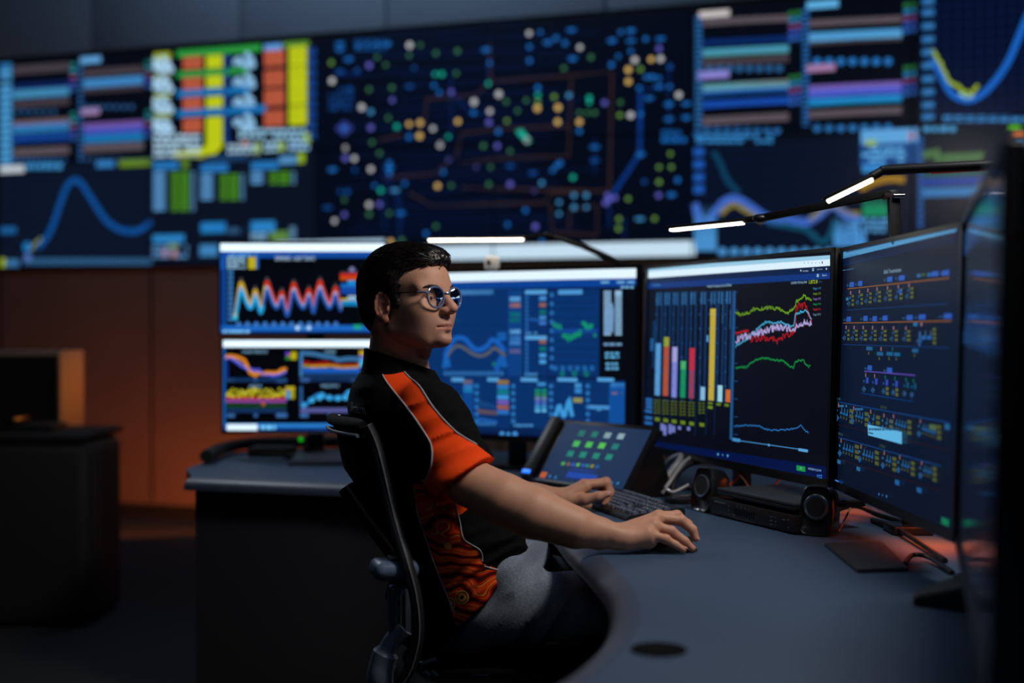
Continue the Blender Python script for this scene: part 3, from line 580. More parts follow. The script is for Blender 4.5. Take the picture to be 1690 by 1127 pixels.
    S.rect(680, 730, 730, 750, (60, 140, 200)); S.rect(905, 735, 945, 760, (60, 140, 200)); S.rect(905, 765, 945, 795, (50, 130, 200)); S.rect(895, 822, 950, 850, (140, 140, 80))
    S.dot(200, 835, 26, (56, 110, 84)); S.dot(190, 840, 22, (56, 110, 84)); S.rect(170, 862, 236, 880, (90, 70, 90))
    S.poly([(325, 835), (440, 870), (440, 895), (325, 870)], (20, 64, 120)); S.poly([(322, 890), (440, 905), (440, 925), (322, 915)], (96, 76, 84)); S.poly([(322, 940), (440, 960), (440, 976), (322, 960)], (30, 90, 170))
    S.jag([(785, 940), (800, 900), (815, 860), (830, 930), (850, 910), (870, 830), (890, 935)], 26, (60, 150, 214), 14, 5)
    S.rect(978, 866, 1116, 888, (70, 140, 205)); S.poly([(1010, 880), (1090, 880), (1050, 905)], (60, 130, 190)); S.rect(1120, 735, 1204, 765, (60, 140, 214)); S.rect(1126, 788, 1160, 802, (160, 110, 90)); S.rect(1180, 788, 1192, 802, (120, 100, 110))
    S.blocks(540, 976, 656, 1000, (70, 140, 200), 1, 13, 0.95, 1, 18); S.blocks(320, 968, 430, 990, (50, 120, 180), 1, 14, 0.9, 1, 16)
    for x, r in ((468, 18), (506, 14), (546, 18)): S.dot(x, 1042, r, (70, 150, 225))
    S.blocks(1060, 120, 1262, 140, (110, 170, 215), 1, 15, 0.9, 1, 40); S.blocks(1180, 150, 1260, 170, (120, 180, 220), 1, 16, 0.9, 1, 26)
mon2 = monitor('wide monitor right of the man, with washed blue dashboard of small charts', (-0.440, 4.485), (0.390, 3.990), 0.838, 1.404, 1.0, 0.012, (7, 34, 78), paint_wash, stand=(0.5, 0), bbot=0.02)
th, at, (w_, h_) = mon2
wc = thing('webcam', 'small white webcam clipped on top of the washed blue monitor', 'webcam', at(w_ * 0.445, h_, 0.0))
MB().box(at(w_ * 0.445, h_ + 0.018, 0.0), (0.05, 0.03, 0.046), bevel=0.008).build('body', mat('white_plastic', (235, 235, 232), 0.5), wc)
MB().box(at(w_ * 0.445, h_ - 0.004, 0.004), (0.03, 0.02, 0.012), bevel=0.003).build('clip', M_CHROME, wc)
MB().cyl(at(w_ * 0.445, h_ + 0.018, 0.019), at(w_ * 0.445, h_ + 0.018, 0.023), 0.008).build('lens', M_BLACKSAT, wc)

def paint_bars(S):
    S.view(1040, 380, 2.56); S.up()
    S.poly([(50, 160), (845, 105), (845, 128), (50, 178)], (150, 200, 226)); S.poly([(50, 176), (845, 122), (845, 150), (50, 204)], WB, 1.15)
    S.poly([(50, 204), (845, 150), (845, 178), (50, 226)], (9, 30, 70)); S.poly([(50, 226), (845, 178), (845, 205), (50, 250)], (10, 50, 120))
    S.poly([(45, 240), (75, 238), (75, 900), (45, 880)], (6, 14, 40)); S.poly([(150, 898), (845, 1000), (845, 1062), (40, 905), (40, 880)], (4, 18, 66)); S.up()
    S.dot(722, 170, 4, (200, 220, 235)); S.text(730, 175, 6, 'New display', (180, 205, 225), wpx=24); S.rect(770, 160, 778, 173, (120, 160, 190)); S.text(790, 168, 6, 'Username', (150, 180, 205), wpx=24); S.dot(830, 163, 4, (220, 230, 240)); S.rect(790, 185, 798, 198, (150, 180, 205)); S.text(812, 194, 8, 'Export', (170, 200, 225), wpx=20)
    S.rect(811, 131, 815, 142, (40, 60, 80))
    for x in (735, 752, 768, 784, 800): S.rect(x, 136, x + 3, 140, (90, 120, 140))
    S.blocks(80, 228, 130, 236, (60, 130, 190), 1, 2, 0.9, 1, 10); S.text(326, 242, 11, 'Under Frequency Load Shed', (150, 195, 225), wpx=102)
    S.text(680, 228, 10, 'SYSTEM TOTAL MW', (150, 190, 225), wpx=68); S.text(754, 226, 15, '1,872.8', (170, 200, 40), wpx=38); S.text(796, 224, 10, 'MW', (40, 70, 130), wpx=16)
    for k, (tx, c) in enumerate((('Stage 1 %', (60, 150, 210)), ('Stage 2 %', (130, 160, 40)), ('Stage 3 %', (140, 120, 200)), ('Stage 4 %', (30, 150, 90)), ('Stage 5 %', (190, 44, 36)), ('Stage UF %', (120, 150, 180)))): S.text(774, 250 + k * 22, 9, tx, c, wpx=32)
    S.rect(436, 256, 440, 885, (30, 80, 130)); S.line([(430, 884), (752, 930)], 3, (70, 140, 200)); S.rect(434, 876, 466, 890, (60, 130, 190)); S.rect(712, 920, 752, 932, (90, 160, 215)); S.rect(584, 902, 590, 912, (90, 160, 215))
    for y in range(260, 880, 75): S.rect(440, y, 456, y + 3, (30, 70, 120))
    S.jag([(446, 348), (462, 356), (500, 350), (515, 335), (570, 328), (590, 326), (640, 335), (665, 350), (690, 335), (700, 315), (705, 300), (725, 290), (738, 272), (745, 290), (768, 292)], 4.5, (116, 168, 34), 9, 2.0, rnd=random.Random(3))
    S.jag([(446, 436), (502, 424)], 7, (170, 26, 36), 5, 2); S.jag([(500, 462), (560, 455), (590, 455), (620, 468), (660, 445), (700, 420), (702, 330), (720, 320), (740, 320), (768, 380)], 4, (190, 26, 30), 16, 2.2, rnd=random.Random(4))
    S.jag([(446, 465), (480, 450), (530, 440), (570, 425), (610, 412), (650, 408), (690, 420), (720, 395), (740, 385), (768, 400)], 6, (176, 160, 214), 17, 1.6, rnd=random.Random(5))
    S.jag([(446, 490), (500, 455), (540, 415), (575, 388), (640, 390), (665, 400), (692, 405), (698, 360), (720, 345), (745, 340), (768, 375)], 4.5, (70, 176, 220), 7, 2.0, rnd=random.Random(6))
    S.jag([(446, 584), (490, 578), (520, 556), (560, 538), (600, 545), (640, 550), (670, 570), (690, 580), (700, 558), (730, 545), (755, 580), (762, 572)], 5, (20, 140, 66), 6, 2.5, rnd=random.Random(7))
    S.jag([(440, 828), (490, 825), (540, 825), (580, 842), (630, 845), (700, 838), (722, 826), (754, 858)], 4, (40, 110, 180), 4, 3, rnd=random.Random(8))
    for x, r in ((372, 5), (392, 3), (413, 5)): S.dot(x, 946 + (x - 372) * 0.15, r, (90, 180, 240), 1.2)
    S.rect(704, 992, 741, 1014, (24, 140, 70)); S.text(718, 1008, 7, 'OK', (190, 230, 200)); S.text(752, 1010, 9, '4/05/2024 12:20 PM', (140, 180, 220), wpx=56); S.blocks(790, 1030, 812, 1052, (50, 110, 200), 2, 4, 0.95, 1, 9)
    S.view(1060, 440, 3.888); S.up()
    cols = [(112, 492, 825, (84, 150, 205), None), (165, 452, 828, (172, 78, 44), 510), (219, 515, 838, (120, 130, 205), 610), (274, 605, 840, (20, 140, 84), 660), (330, 522, 845, (140, 60, 84), 665), (396, 770, 855, (130, 180, 215), None), (459, 270, 858, (186, 164, 54), 310), (507, 760, 866, (150, 205, 215), None), (558, 788, 868, (205, 98, 34), None)]
    top2 = {165: (120, 180, 40), 219: (168, 166, 214), 274: (90, 190, 110), 330: (214, 22, 40), 459: (196, 186, 90)}
    for i, (x, y0, y1, c, sp) in enumerate(cols):
        x = x - 2; yb = 165 - i * 1.2
        S.rect(x - 20, yb, x + 20, yb + 85, (14, 48, 88)); S.rect(x - 18, yb + 80, x - 12, y1, (15, 46, 86)); S.rect(x + 14, yb, x + 20, y1, (15, 46, 86)); S.rect(x - 13, yb + 5, x - 7, yb + 82, (60, 130, 180)); S.rect(x + 7, yb + 5, x + 12, yb + 82, (56, 120, 172))
    S.up()
    S.text(518, 360, 12, 'Emergency reserve', (70, 140, 190), vertical=True, sx=0.9); S.text(568, 400, 12, 'Total load available', (70, 140, 190), vertical=True, sx=0.95)
    for i, (x, y0, y1, c, sp) in enumerate(cols):
        xb = x - 5 - (i < 5) * 3
        S.rect(xb - 14, y0, xb + 14, y1, c)
        if sp: S.rect(xb - 15, y0, xb + 15, sp, top2[x])
    for y in range(210, 860, 92):
        for x in (92, 148, 202, 258, 314, 372, 432, 482, 536): S.rect(x - 5, y, x + 5, y + 8, (30, 84, 140))
    for i, x in enumerate((98, 152, 206, 262, 318, 384)):
        for r in range(5 if i < 5 else 4): S.rect(x - 20, 852 + i * 4 + r * 20, x - 5, 861 + i * 4 + r * 20, (88, 104, 16)); S.rect(x + 4, 852 + i * 4 + r * 20, x + 18, 861 + i * 4 + r * 20, (88, 104, 16))
        S.rect(x - 14, 966 + i * 7, x + 16, 988 + i * 7, (100, 128, 24))
    S.rect(424, 868, 454, 882, (96, 120, 26)); S.rect(424, 892, 454, 910, (110, 134, 26)); S.rect(478, 874, 506, 890, (90, 120, 26)); S.rect(530, 878, 558, 896, (90, 120, 26))
    for y in (842, 866, 890, 915, 958, 990): S.rect(14 + (y % 3) * 6, y, 66, y + 18, (40, 100, 170))
    S.rect(55, 460, 78, 540, (30, 90, 150)); S.rect(72, 345, 86, 650, (14, 44, 84)); S.rect(416, 440, 428, 482, (80, 150, 200))
    for x, y0, y1 in ((130, 1005, 1050), (148, 1015, 1080), (182, 1010, 1070), (204, 1020, 1062), (242, 1022, 1044), (300, 1026, 1050)): S.rect(x - 10, y0, x + 9, y1, (110, 120, 190))
    for x in (345, 415, 468): S.rect(x - 2, 870, x + 2, 1080, (10, 30, 60))
    for y in (150, 190, 230): S.rect(14, y, 30, y + 20, (16, 50, 100))
mon3 = monitor('centre right monitor showing coloured vertical bars beside ragged line traces', (0.398, 3.950), (0.738, 3.012), 0.833, 1.396, 1.4, 0.010, (7, 9, 20), paint_bars, stand=(0.45, 0), bbot=0.022)

def paint_bulk(S):
    S.gain = 0.62; S.view(1370, 360, 4.334); S.up()
    S.poly([(30, 248), (905, 30), (905, 95), (30, 305)], (74, 140, 186), 1.7); S.up()
    S.poly([(114, 214), (905, 32), (905, 62), (116, 248)], (44, 88, 130), 1.5); S.poly([(30, 305), (905, 95), (905, 150), (30, 345)], (8, 28, 66)); S.poly([(30, 345), (905, 150), (905, 168), (30, 358)], (7, 34, 80))
    S.text(42, 248, 12, 'Energy', (20, 60, 100), wpx=44); S.text(72, 288, 12, 'bulk transmission view', (40, 90, 130), wpx=132)
    S.poly([(440, 148), (452, 134), (462, 142), (460, 178), (450, 192), (442, 180)], (10, 40, 80)); S.up(); S.poly([(446, 150), (452, 144), (456, 150), (455, 176), (450, 182), (447, 176)], (50, 110, 155))
    S.text(32, 340, 14, 'SLD View', (90, 160, 205), wpx=48); S.text(52, 384, 10, 'Overview level 0', (110, 160, 200), wpx=116)
    S.line([(57, 412), (42, 508), (68, 504), (57, 412)], 4, (120, 150, 180)); S.line([(56, 440), (52, 466), (60, 462), (55, 490)], 4, (150, 180, 205))
    S.text(388, 398, 28, 'Bulk Transmission', (170, 206, 234), wpx=122)
    S.line([(126, 506), (856, 428)], 6, (168, 104, 34)); S.line([(122, 658), (850, 612)], 5, (18, 64, 130)); S.line([(96, 750), (872, 735)], 6, (168, 104, 34)); S.line([(94, 903), (862, 928)], 5, (18, 64, 130)); S.line([(246, 1094), (612, 1124)], 7, (110, 84, 205))
    for x, y in ((158, 478), (218, 470), (430, 440), (516, 430), (752, 402), (828, 396), (136, 724), (256, 718), (322, 720), (396, 716), (572, 712), (662, 708), (846, 702), (286, 1070), (428, 1086)):
        w = 16 + max(0, (x - 300) / 45); S.rect(x - w + 2, y - 19, x + w, y + 17, (54, 104, 214)); S.text(x - w * 2.3, y + 12, 17, 'K1', (50, 130, 190), wpx=w * 1.2)
    S.rect(655, 398, 685, 416, (80, 100, 30)); S.rect(625, 400, 650, 425, (40, 120, 180)); S.rect(700, 392, 722, 418, (40, 120, 180))
    def bay(x, y, k, sd, tall=1.0):
        r = random.Random(sd); h = 100 * tall
        S.rect(x + 10, y + 10, x + 17, y + 36, (176, 130, 140)); S.rect(x + 4, y + 48, x + 16, y + 68, (34, 90, 140)); 
        S.poly([(x - 16, y + 100), (x, y + 76), (x + 16, y + 98), (x, y + 122)], (30, 66, 106)); S.up(); S.dot(x - 8, y + 100, 6, (90, 140, 180)); S.dot(x + 6, y + 90, 6, (80, 130, 190)); S.dot(x + 6, y + 108, 6, (60, 110, 170))
        for q in range(3): S.rect(x + 20 + r.uniform(-2, 4), y + 38 + q * 30, x + 38 * k, y + 56 + q * 30, (104, 112, 44))
    for i, x in enumerate((136, 200, 262, 328, 404, 482, 560)): bay(x, 512 - 9 * i, 1 + i * 0.04, i)
    S.rect(504, 508, 520, 544, (50, 100, 214)); S.rect(122, 568, 140, 590, (60, 130, 180))
    for i, x in enumerate((110, 168, 234, 302, 374, 454, 544)): bay(x, 758 + i, 1 + i * 0.04, 20 + i)
    S.rect(652, 812, 664, 914, (60, 110, 170)); S.poly([(630, 880), (655, 855), (680, 880), (655, 905)], (44, 90, 150))
    for q, x in enumerate((688, 728)): S.rect(x - 18, 840, x + 14, 868, (40, 110, 190)); S.rect(x + 8, 806, x + 14, 842, (90, 120, 150))
    for q in range(4): S.rect(752, 786 + q * 32, 774, 806 + q * 32, (110, 120, 44))
    S.rect(612, 748, 642, 772, (40, 130, 190)); S.rect(664, 746, 676, 772, (176, 130, 140))
    for x, y in ((296, 930), (372, 968), (442, 968), (494, 972), (625, 946)): S.rect(x - 22, y - 12, x + 22, y + 14, (36, 110, 160)); S.rect(x - 8, y + 26, x - 2, y + 46, (110, 116, 50))
    S.rect(376, 922, 384, 950, (170, 120, 130)); S.rect(458, 926, 464, 950, (20, 130, 100))
    S.view(1360, 590, 3.635); S.up()
    S.line([(236, 214), (546, 264)], 5, (18, 70, 140)); S.line([(82, 264), (770, 392)], 5, (22, 78, 150)); S.line([(97, 478), (716, 652)], 5, (22, 78, 150)); S.line([(82, 400), (780, 560)], 3, (56, 26, 22)); S.line([(90, 606), (720, 800)], 3, (56, 26, 22))
    for i, x in enumerate((252, 306, 370, 428, 496, 540)):
        y = 92 + i * 7; S.rect(x + 8, y, x + 14, y + 24, (150, 110, 120) if i < 2 else (20, 120, 90)); S.rect(x + 14, y + 26, x + 28, y + 62, (60, 84, 214) if i in (0, 1, 2, 3) else (20, 90, 120)); S.rect(x - 4, y + 42, x + 6, y + 56, (30, 90, 140))
        S.poly([(x - 14, y + 96), (x, y + 76), (x + 14, y + 98), (x, y + 118)], (34, 84, 134)); S.dot(x + 6, y + 94, 5, (160, 120, 140))
        if i in (2, 3): S.rect(x + 14, y + 70, x + 32, y + 90, (104, 112, 44)); S.rect(x + 14, y + 98, x + 32, y + 118, (104, 112, 44))
    r = random.Random(9)
    def ladder(x, y, n, sd, big=1.0):
        rr = random.Random(sd)
        S.rect(x, y, x + 6, y + 24, (160, 116, 128)); S.poly([(x - 18, y + 86), (x - 6, y + 66), (x + 8, y + 88), (x - 6, y + 110)], (40, 100, 160)); S.rect(x - 10, y + 34, x - 2, y + 48, (50, 120, 180))
        for k in range(n):
            xx = x + 12 + k * 17 * big; yy = y + 40 + k * 6
            S.rect(xx, yy + 10, xx + 13 * big, yy + 24, (36, 110, 180)); S.rect(xx + 9 * big, yy - 14, xx + 12 * big, yy + 12, (70, 130, 180)); S.rect(xx + 3, yy + 34, xx + 7, yy + 50, (104, 110, 44))
        for k in range(3):
            xx = x + 18 + n * 17 * big; S.rect(xx, y + 34 + k * 32, xx + 24 * big, y + 56 + k * 32, (94, 104, 50))
    for a in ((96, 274, 3, 1), (188, 292, 3, 2), (290, 312, 1, 3), (370, 336, 1, 4), (428, 340, 4, 5), (590, 370, 5, 6), (112, 486, 4, 7), (232, 522, 4, 8), (372, 560, 2, 9), (466, 586, 3, 10), (598, 620, 3, 11)): ladder(*a)
    S.blocks(104, 280, 150, 300, (60, 130, 190), 1, 3, 0.95, 1, 10); S.blocks(198, 298, 246, 320, (60, 130, 190), 1, 4, 0.95, 1, 10)
    S.rect(648, 398, 690, 430, (96, 120, 60)); S.rect(740, 396, 770, 430, (40, 110, 170)); S.rect(440, 730, 466, 760, (40, 110, 180)); S.rect(572, 776, 600, 806, (40, 110, 180)); S.rect(92, 610, 112, 634, (50, 120, 180)); S.rect(208, 652, 230, 676, (50, 120, 180))
    S.text(80, 252, 16, 'PJR 81', (70, 120, 150), wpx=30); S.text(352, 304, 18, 'GLT 132', (96, 110, 80), wpx=36); S.text(98, 464, 16, 'BTN 81', (80, 120, 120), wpx=26); S.text(344, 536, 18, 'CTB 81', (70, 110, 90), wpx=36)
    S.up(); S.poly([(276, 402), (482, 446), (482, 520), (278, 466)], (92, 172, 216), 1.7); S.up(); S.blocks(284, 418, 470, 440, (40, 90, 130), 1, 7, 0.9, 1, 14); S.rect(282, 446, 310, 454, (40, 90, 130))
    S.poly([(12, 704), (102, 740), (102, 776), (14, 742)], (50, 122, 200), 1.6); S.poly([(104, 738), (126, 748), (126, 788), (104, 778)], (20, 60, 120)); S.text(28, 704, 10, 'Zoom: 1', (90, 110, 130), wpx=40)
    for x, rr_ in ((344, 8), (366, 6), (390, 9)): S.dot(x, 820 + (x - 344) * 0.28, rr_, (70, 150, 230), 1.1)
    S.rect(722, 956, 766, 996, (18, 140, 100)); S.poly([(10, 770), (800, 990), (800, 1100), (10, 800)], (4, 9, 26)) if False else None
mon4 = monitor('tall looking right hand monitor showing single line network diagrams and orange busbars', (0.752, 3.012), (0.772, 2.256), 0.834, 1.394, 1.4, 0.010, (7, 16, 36), paint_bulk, stand=(0.88, 1), bbot=0.02)

def paint_near(S):
    S.up(); w, h = S.w, S.h
    S.add([(0, h * 0.9), (w, h * 0.9), (w, h * 0.97), (0, h * 0.97)], (20, 52, 92))
    for k in range(14):
        x = 0.06 * w + k * w * 0.062
        S.add([(x, h * 0.62), (x + 0.02, h * 0.62), (x + 0.02, h * (0.66 + 0.1 * ((k * 7) % 5) / 5)), (x, h * (0.66 + 0.1 * ((k * 7) % 5) / 5))], (22, 60, 110))
mon5 = monitor('nearest monitor at the right edge, seen almost edge on with dark reflecting screen', (0.768, 2.236), (0.472, 1.275), 0.834, 1.396, 1.0, 0.012, (5, 9, 18), paint_near, m=M_SCRGLOSS, stand=None, bbot=0.02)
th, at, (w_, h_) = mon5
MB().box(at(w_ / 2, h_ / 2, -0.05), (w_ * 0.98, h_ * 0.97, 0.06), Matrix((at(1, 0, 0) - at(0, 0, 0), at(0, 1, 0) - at(0, 0, 0), at(0, 0, 1) - at(0, 0, 0))).transposed(), bevel=0.02).build('deep_back', M_MATTE, th)
# splayed foot of the nearest monitor, reaching out over the desk
fb = MB(); q0, q1, q2 = D(1504, 999), D(1594, 1016), D(1600, 985)
tip = D(1504, 996); heel = Vector((0.80, 2.10, DESK_Z)); heel2 = Vector((0.785, 2.20, DESK_Z))
vs = [fb.bm.verts.new(p) for p in (D(1506, 1001), heel, heel2, D(1512, 989), D(1504, 998) + Z3 * 0.012, heel + Z3 * 0.06, heel2 + Z3 * 0.06, D(1512, 987) + Z3 * 0.014)]
for f in ((0, 1, 5, 4), (1, 2, 6, 5), (2, 3, 7, 6), (3, 0, 4, 7), (4, 5, 6, 7), (3, 2, 1, 0)): fb.bm.faces.new([vs[i] for i in f])
bmesh.ops.bevel(fb.bm, geom=fb.bm.edges[:], offset=0.004, segments=2, affect='EDGES')
fb.build('stand_foot', M_BLACK, th)
MB().box((0.84, 2.0, DESK_Z + 0.12), (0.05, 0.10, 0.24), bevel=0.01).build('stand_neck', M_BLACK, th)
# ================================================================== console desk
M_TOP = mat('grey_worktop', (50, 73, 102), 0.6, noise=0.10, nscale=700, bump=0.15)
M_EDGE = mat('worktop_edge', (56, 68, 88), 0.45)
M_PANEL = mat('charcoal_panel', (44, 46, 52), 0.6)
inner = smooth_path([(-1.02, 4.02, 0), (-0.72, 3.93, 0), (-0.42, 3.84, 0), (-0.2, 3.72, 0), (0.0, 3.42, 0), (0.085, 3.08, 0), (0.118, 2.78, 0), (0.15, 2.52, 0), (0.168, 2.28, 0), (0.15, 2.05, 0), (0.10, 1.86, 0), (0.03, 1.70, 0), (-0.09, 1.53, 0), (-0.25, 1.38, 0), (-0.5, 1.22, 0)], 6)
inner = [Vector((p.x, p.y, 0)) for p in inner]
def offset_path(pts, d):
    out = []
    for i, p in enumerate(pts):
        t = (pts[min(i + 1, len(pts) - 1)] - pts[max(i - 1, 0)]).normalized(); out.append(p + Vector((-t.y, t.x, 0)) * d)
    return out
outer_pts = [Vector(p) for p in ((-0.5, 0.85, 0), (0.3, 0.62, 0), (0.9, 0.75, 0), (1.18, 1.3, 0), (1.25, 2.3, 0), (1.22, 3.2, 0), (0.85, 4.2, 0), (0.2, 4.85, 0), (-0.4, 5.02, 0), (-0.95, 5.02, 0), (-1.06, 4.85, 0), (-1.08, 4.3, 0))]
desk = thing('console_desk', 'large curved grey control desk wrapping around the seated man', 'desk', (0.6, 2.6, 0))
in2 = offset_path(inner, 0.05)
b = MB(); bm = b.bm
top = [bm.verts.new((p.x, p.y, DESK_Z)) for p in in2 + outer_pts]; bm.faces.new(top)
bot = [bm.verts.new((p.x, p.y, DESK_Z - 0.035)) for p in in2 + outer_pts]; bm.faces.new(bot[::-1]); n = len(top)
for i in range(n): bm.faces.new((top[i], bot[i], bot[(i + 1) % n], top[(i + 1) % n]))
b.build('worktop', M_TOP, desk, smooth=False)
# rolled edge strip along the inner curve
b = MB(); rows = []
for pi, po in zip(inner, in2):
    d = pi - po
    rows.append([po + Vector((0, 0, DESK_Z + 0.0003)), po + d * 0.35 + Vector((0, 0, DESK_Z - 0.002)), po + d * 0.75 + Vector((0, 0, DESK_Z - 0.010)), po + d + Vector((0, 0, DESK_Z - 0.024)), po + d * 0.97 + Vector((0, 0, DESK_Z - 0.036)), po + Vector((0, 0, DESK_Z - 0.042))])
b.grid(rows); b.build('edge_strip', M_EDGE, desk, angle=60)
# front panel under the left wing, following the curve
b = MB(); wing = offset_path(inner, 0.07)[:18]; rows = [[Vector((p.x, p.y, 0.0)), Vector((p.x, p.y, DESK_Z - 0.036))] for p in wing]
b.grid(rows); ret = offset_path(inner, 0.10)[:18]; b.grid([[Vector((p.x, p.y, 0.0)), Vector((p.x, p.y, DESK_Z - 0.036))] for p in ret])
b.grid([[Vector((wing[0].x, wing[0].y, 0)), Vector((wing[0].x, wing[0].y, DESK_Z - 0.036))], [Vector((-0.98, 4.9, 0)), Vector((-0.98, 4.9, DESK_Z - 0.036))]])
b.build('front_panel', M_PANEL, desk)
b = MB(); b.grid([[Vector((p.x * 0.97 + 0.01, p.y, 0)), Vector((p.x * 0.97 + 0.01, p.y, DESK_Z - 0.036))] for p in outer_pts[2:9]], thick=0.03); b.build('back_panel', M_PANEL, desk)
b = MB(); b.tube([p + Vector((0, 0, DESK_Z + 0.03)) for p in smooth_path([(-1.045, 4.42, 0), (-1.05, 4.7, 0), (-0.98, 4.93, 0), (-0.75, 4.99, 0), (-0.3, 4.98, 0)], 6)], 0.022, n=10); b.build('rear_upstand', M_MATTE, desk)
# cable grommet in the worktop
g0 = D(1087, 1073); gr = MB(); prof = [(0.001, 0.0), (0.040, 0.0), (0.042, 0.002), (0.038, 0.003), (0.034, 0.0015), (0.001, 0.0012)]
M_GROM = mat('grommet_black', (7, 7, 8), 0.9, spec=0.1)
MB().lathe([(0.041, 0.0003), (0.041, 0.0022), (0.038, 0.003), (0.036, 0.0012), (0.001, 0.0011)], 36, Matrix.Translation(g0)).build('cable_grommet', M_GROM, desk)
gs_ = MB()
for k in range(7): gs_.box(g0 + Vector((-0.027 + k * 0.009, 0, 0.0016)), (0.003, 0.062 * math.sqrt(max(0.1, 1 - ((-0.027 + k * 0.009) / 0.036) ** 2)), 0.002))
gs_.build('grommet_grille', M_GROM, desk)

# ================================================================== background console at the left
bc = thing('background_console', 'dark rounded console end standing in the left background', 'console', (-2.3, 5.4, 0))
MB().box((-2.45, 5.43, 0.375), (1.5, 0.46, 0.75), bevel=0.05, seg=4).build('body', mat('dark_grey_laminate', (30, 30, 31), 0.7), bc)
MB().box((-2.47, 5.45, 0.765), (1.52, 0.50, 0.03), bevel=0.012).build('worktop', M_MATTE, bc)
MB().box((-2.55, 5.19, 0.4), (0.02, 0.012, 0.6)).build('panel_joint', M_MATTE, bc)
bk = thing('storage_cabinet', 'boxy cabinet with orange lit side behind the left background console', 'cabinet', (-2.5, 5.9, 0))
MB().box((-2.5, 5.87, 0.55), (1.02, 0.32, 1.11), bevel=0.004).build('body', mat('beige_laminate', (150, 130, 112), 0.6), bk)
MB().box((-2.5, 5.705, 0.55), (1.0, 0.012, 1.07)).build('shaded_front', M_MATTE, bk)  # matte black sheet, puts the shade of the unlit front into its colour
b = MB(); b.cyl((-2.02, 5.52, 0.78), (-2.02, 5.52, 0.845), 0.05, 0.045); hp = thing('desk_phone', 'small dark desk phone on the left background console', 'phone', (-2.0, 5.45, 0.78))
bpy.data.objects.remove(hp); b.bm.free()
hp = thing('desk_phone', 'small dark desk phone on the left background console', 'phone', (-2.0, 5.42, 0.78))
MB().box((-2.0, 5.42, 0.795), (0.22, 0.18, 0.03), bevel=0.008).build('base', M_MATTE, hp)
MB().box((-2.07, 5.42, 0.825), (0.05, 0.19, 0.03), bevel=0.012).build('handset', M_BLACKSAT, hp)
# ================================================================== things on the desk
def frame(u, v): 
    u = Vector(u).normalized(); v = Vector(v).normalized(); return Matrix((u, v, u.cross(v))).transposed()
DZ = DESK_Z + 0.0005
# ---- touch console with handset bar
BLc = Vector((0.027, 3.82, DESK_Z + 0.022)); BRc = Vector((0.302, 3.49, DESK_Z + 0.022)); TRc = P(1085, 703, 3.572); TLc = BLc + (TRc - BRc)
tu = (BRc - BLc).normalized(); tv = (TLc - BLc).normalized(); tn = tu.cross(tv); tw = (BRc - BLc).length; tht = (TLc - BLc).length
tc = thing('touch_panel_console', 'black tilted touch panel with rows of green app tiles beside the keyboard', 'touch panel', (BLc.x * 0.5 + BRc.x * 0.5, 3.66, DZ))
Rt = frame(tu, tv)
def tat(a, b, c=0.0): return BLc + tu * a + tv * b + tn * c
MB().box(tat(tw / 2, tht / 2, -0.014), (tw, tht, 0.026), Rt, bevel=0.006).build('housing', M_BLACKSAT, tc)
St = Screen(tat(0, 0, 0.0002), tu, tv, tw, tht, (8, 8, 10)); a0 = St.uv(885, 791); a1 = St.uv(1077, 711)
sx0, sy0, sx1, sy1 = a0[0] + 0.005, a0[1] + 0.002, a1[0] - 0.004, a1[1] + 0.001
St = Screen(tat(sx0, sy0, 0.0004), tu, tv, sx1 - sx0, sy1 - sy0, (8, 38, 76)); St.view(840, 660, 3.018); St.up()
def tile(x, y, c, s=20, g=1.0):
    u, v = St.uv(x, y); r = s * St.scale_at(x, y)
    St.add([(u - r * 1.15, v - r * 0.85), (u + r * 1.15, v - r * 0.85), (u + r * 1.15, v + r * 0.85), (u - r * 1.15, v + r * 0.85)], c, g)
for x, y, c in ((362, 167, (14, 104, 96)), (427, 172, (14, 104, 96)), (491, 177, (120, 150, 160)), (557, 182, (130, 160, 170)), (336, 218, (60, 170, 80)), (399, 223, (66, 176, 76)), (463, 228, (80, 180, 70)), (529, 233, (14, 110, 104)), (306, 268, (14, 120, 108)), (369, 273, (14, 124, 110)), (434, 279, (14, 124, 108)), (498, 285, (14, 124, 108))): tile(x, y, c); tile(x, y, tuple(min(255, v + 16) for v in c), 9)
for x, y, c in ((270, 317, (70, 160, 70)), (296, 320, (120, 80, 70)), (320, 322, (30, 80, 190)), (344, 323, (80, 170, 60)), (368, 326, (30, 80, 180)), (390, 328, (20, 120, 130)), (414, 330, (130, 120, 40)), (440, 333, (20, 80, 150))): tile(x, y, c, 11)
St.rect(296, 356, 446, 386, (10, 62, 160)); St.rect(312, 338, 440, 352, (10, 50, 120)); tile(172, 373, (180, 84, 36), 19)
for x, y in ((204, 380), (232, 386), (512, 414), (542, 416)): St.dot(x, y, 9, (44, 110, 165))
so = link('screen', St.mesh(), screen_mat('touch_screen', 0.4, 0.05)); adopt(so, tc)
MB().box(tat(0.022, tht / 2, 0.008), (0.036, tht * 0.98, 0.022), Rt, bevel=0.007).build('handset', mat('grey_black_plastic', (40, 42, 46), 0.45), tc)
MB().box(tat(0.03, 0.018, 0.021), (0.034, 0.012, 0.004), Rt, bevel=0.001).build('blue_status_light', emit('blue_led', (40, 120, 255), 1.3), tc)
hb = Vector((-tn.x, -tn.y, 0)).normalized()
b = MB()
prof = [(0.0, 0.0), (0.18, 0.0), (0.185, 0.012), (0.135, 0.140), (0.100, 0.138), (0.01, 0.014)]
Mx = Matrix.Translation(Vector((BRc.x, BRc.y, DZ)) + hb * 0.012 - tu * 0.048) @ Matrix((hb, Z3, -tu if False else hb.cross(Z3))).transposed().to_4x4()
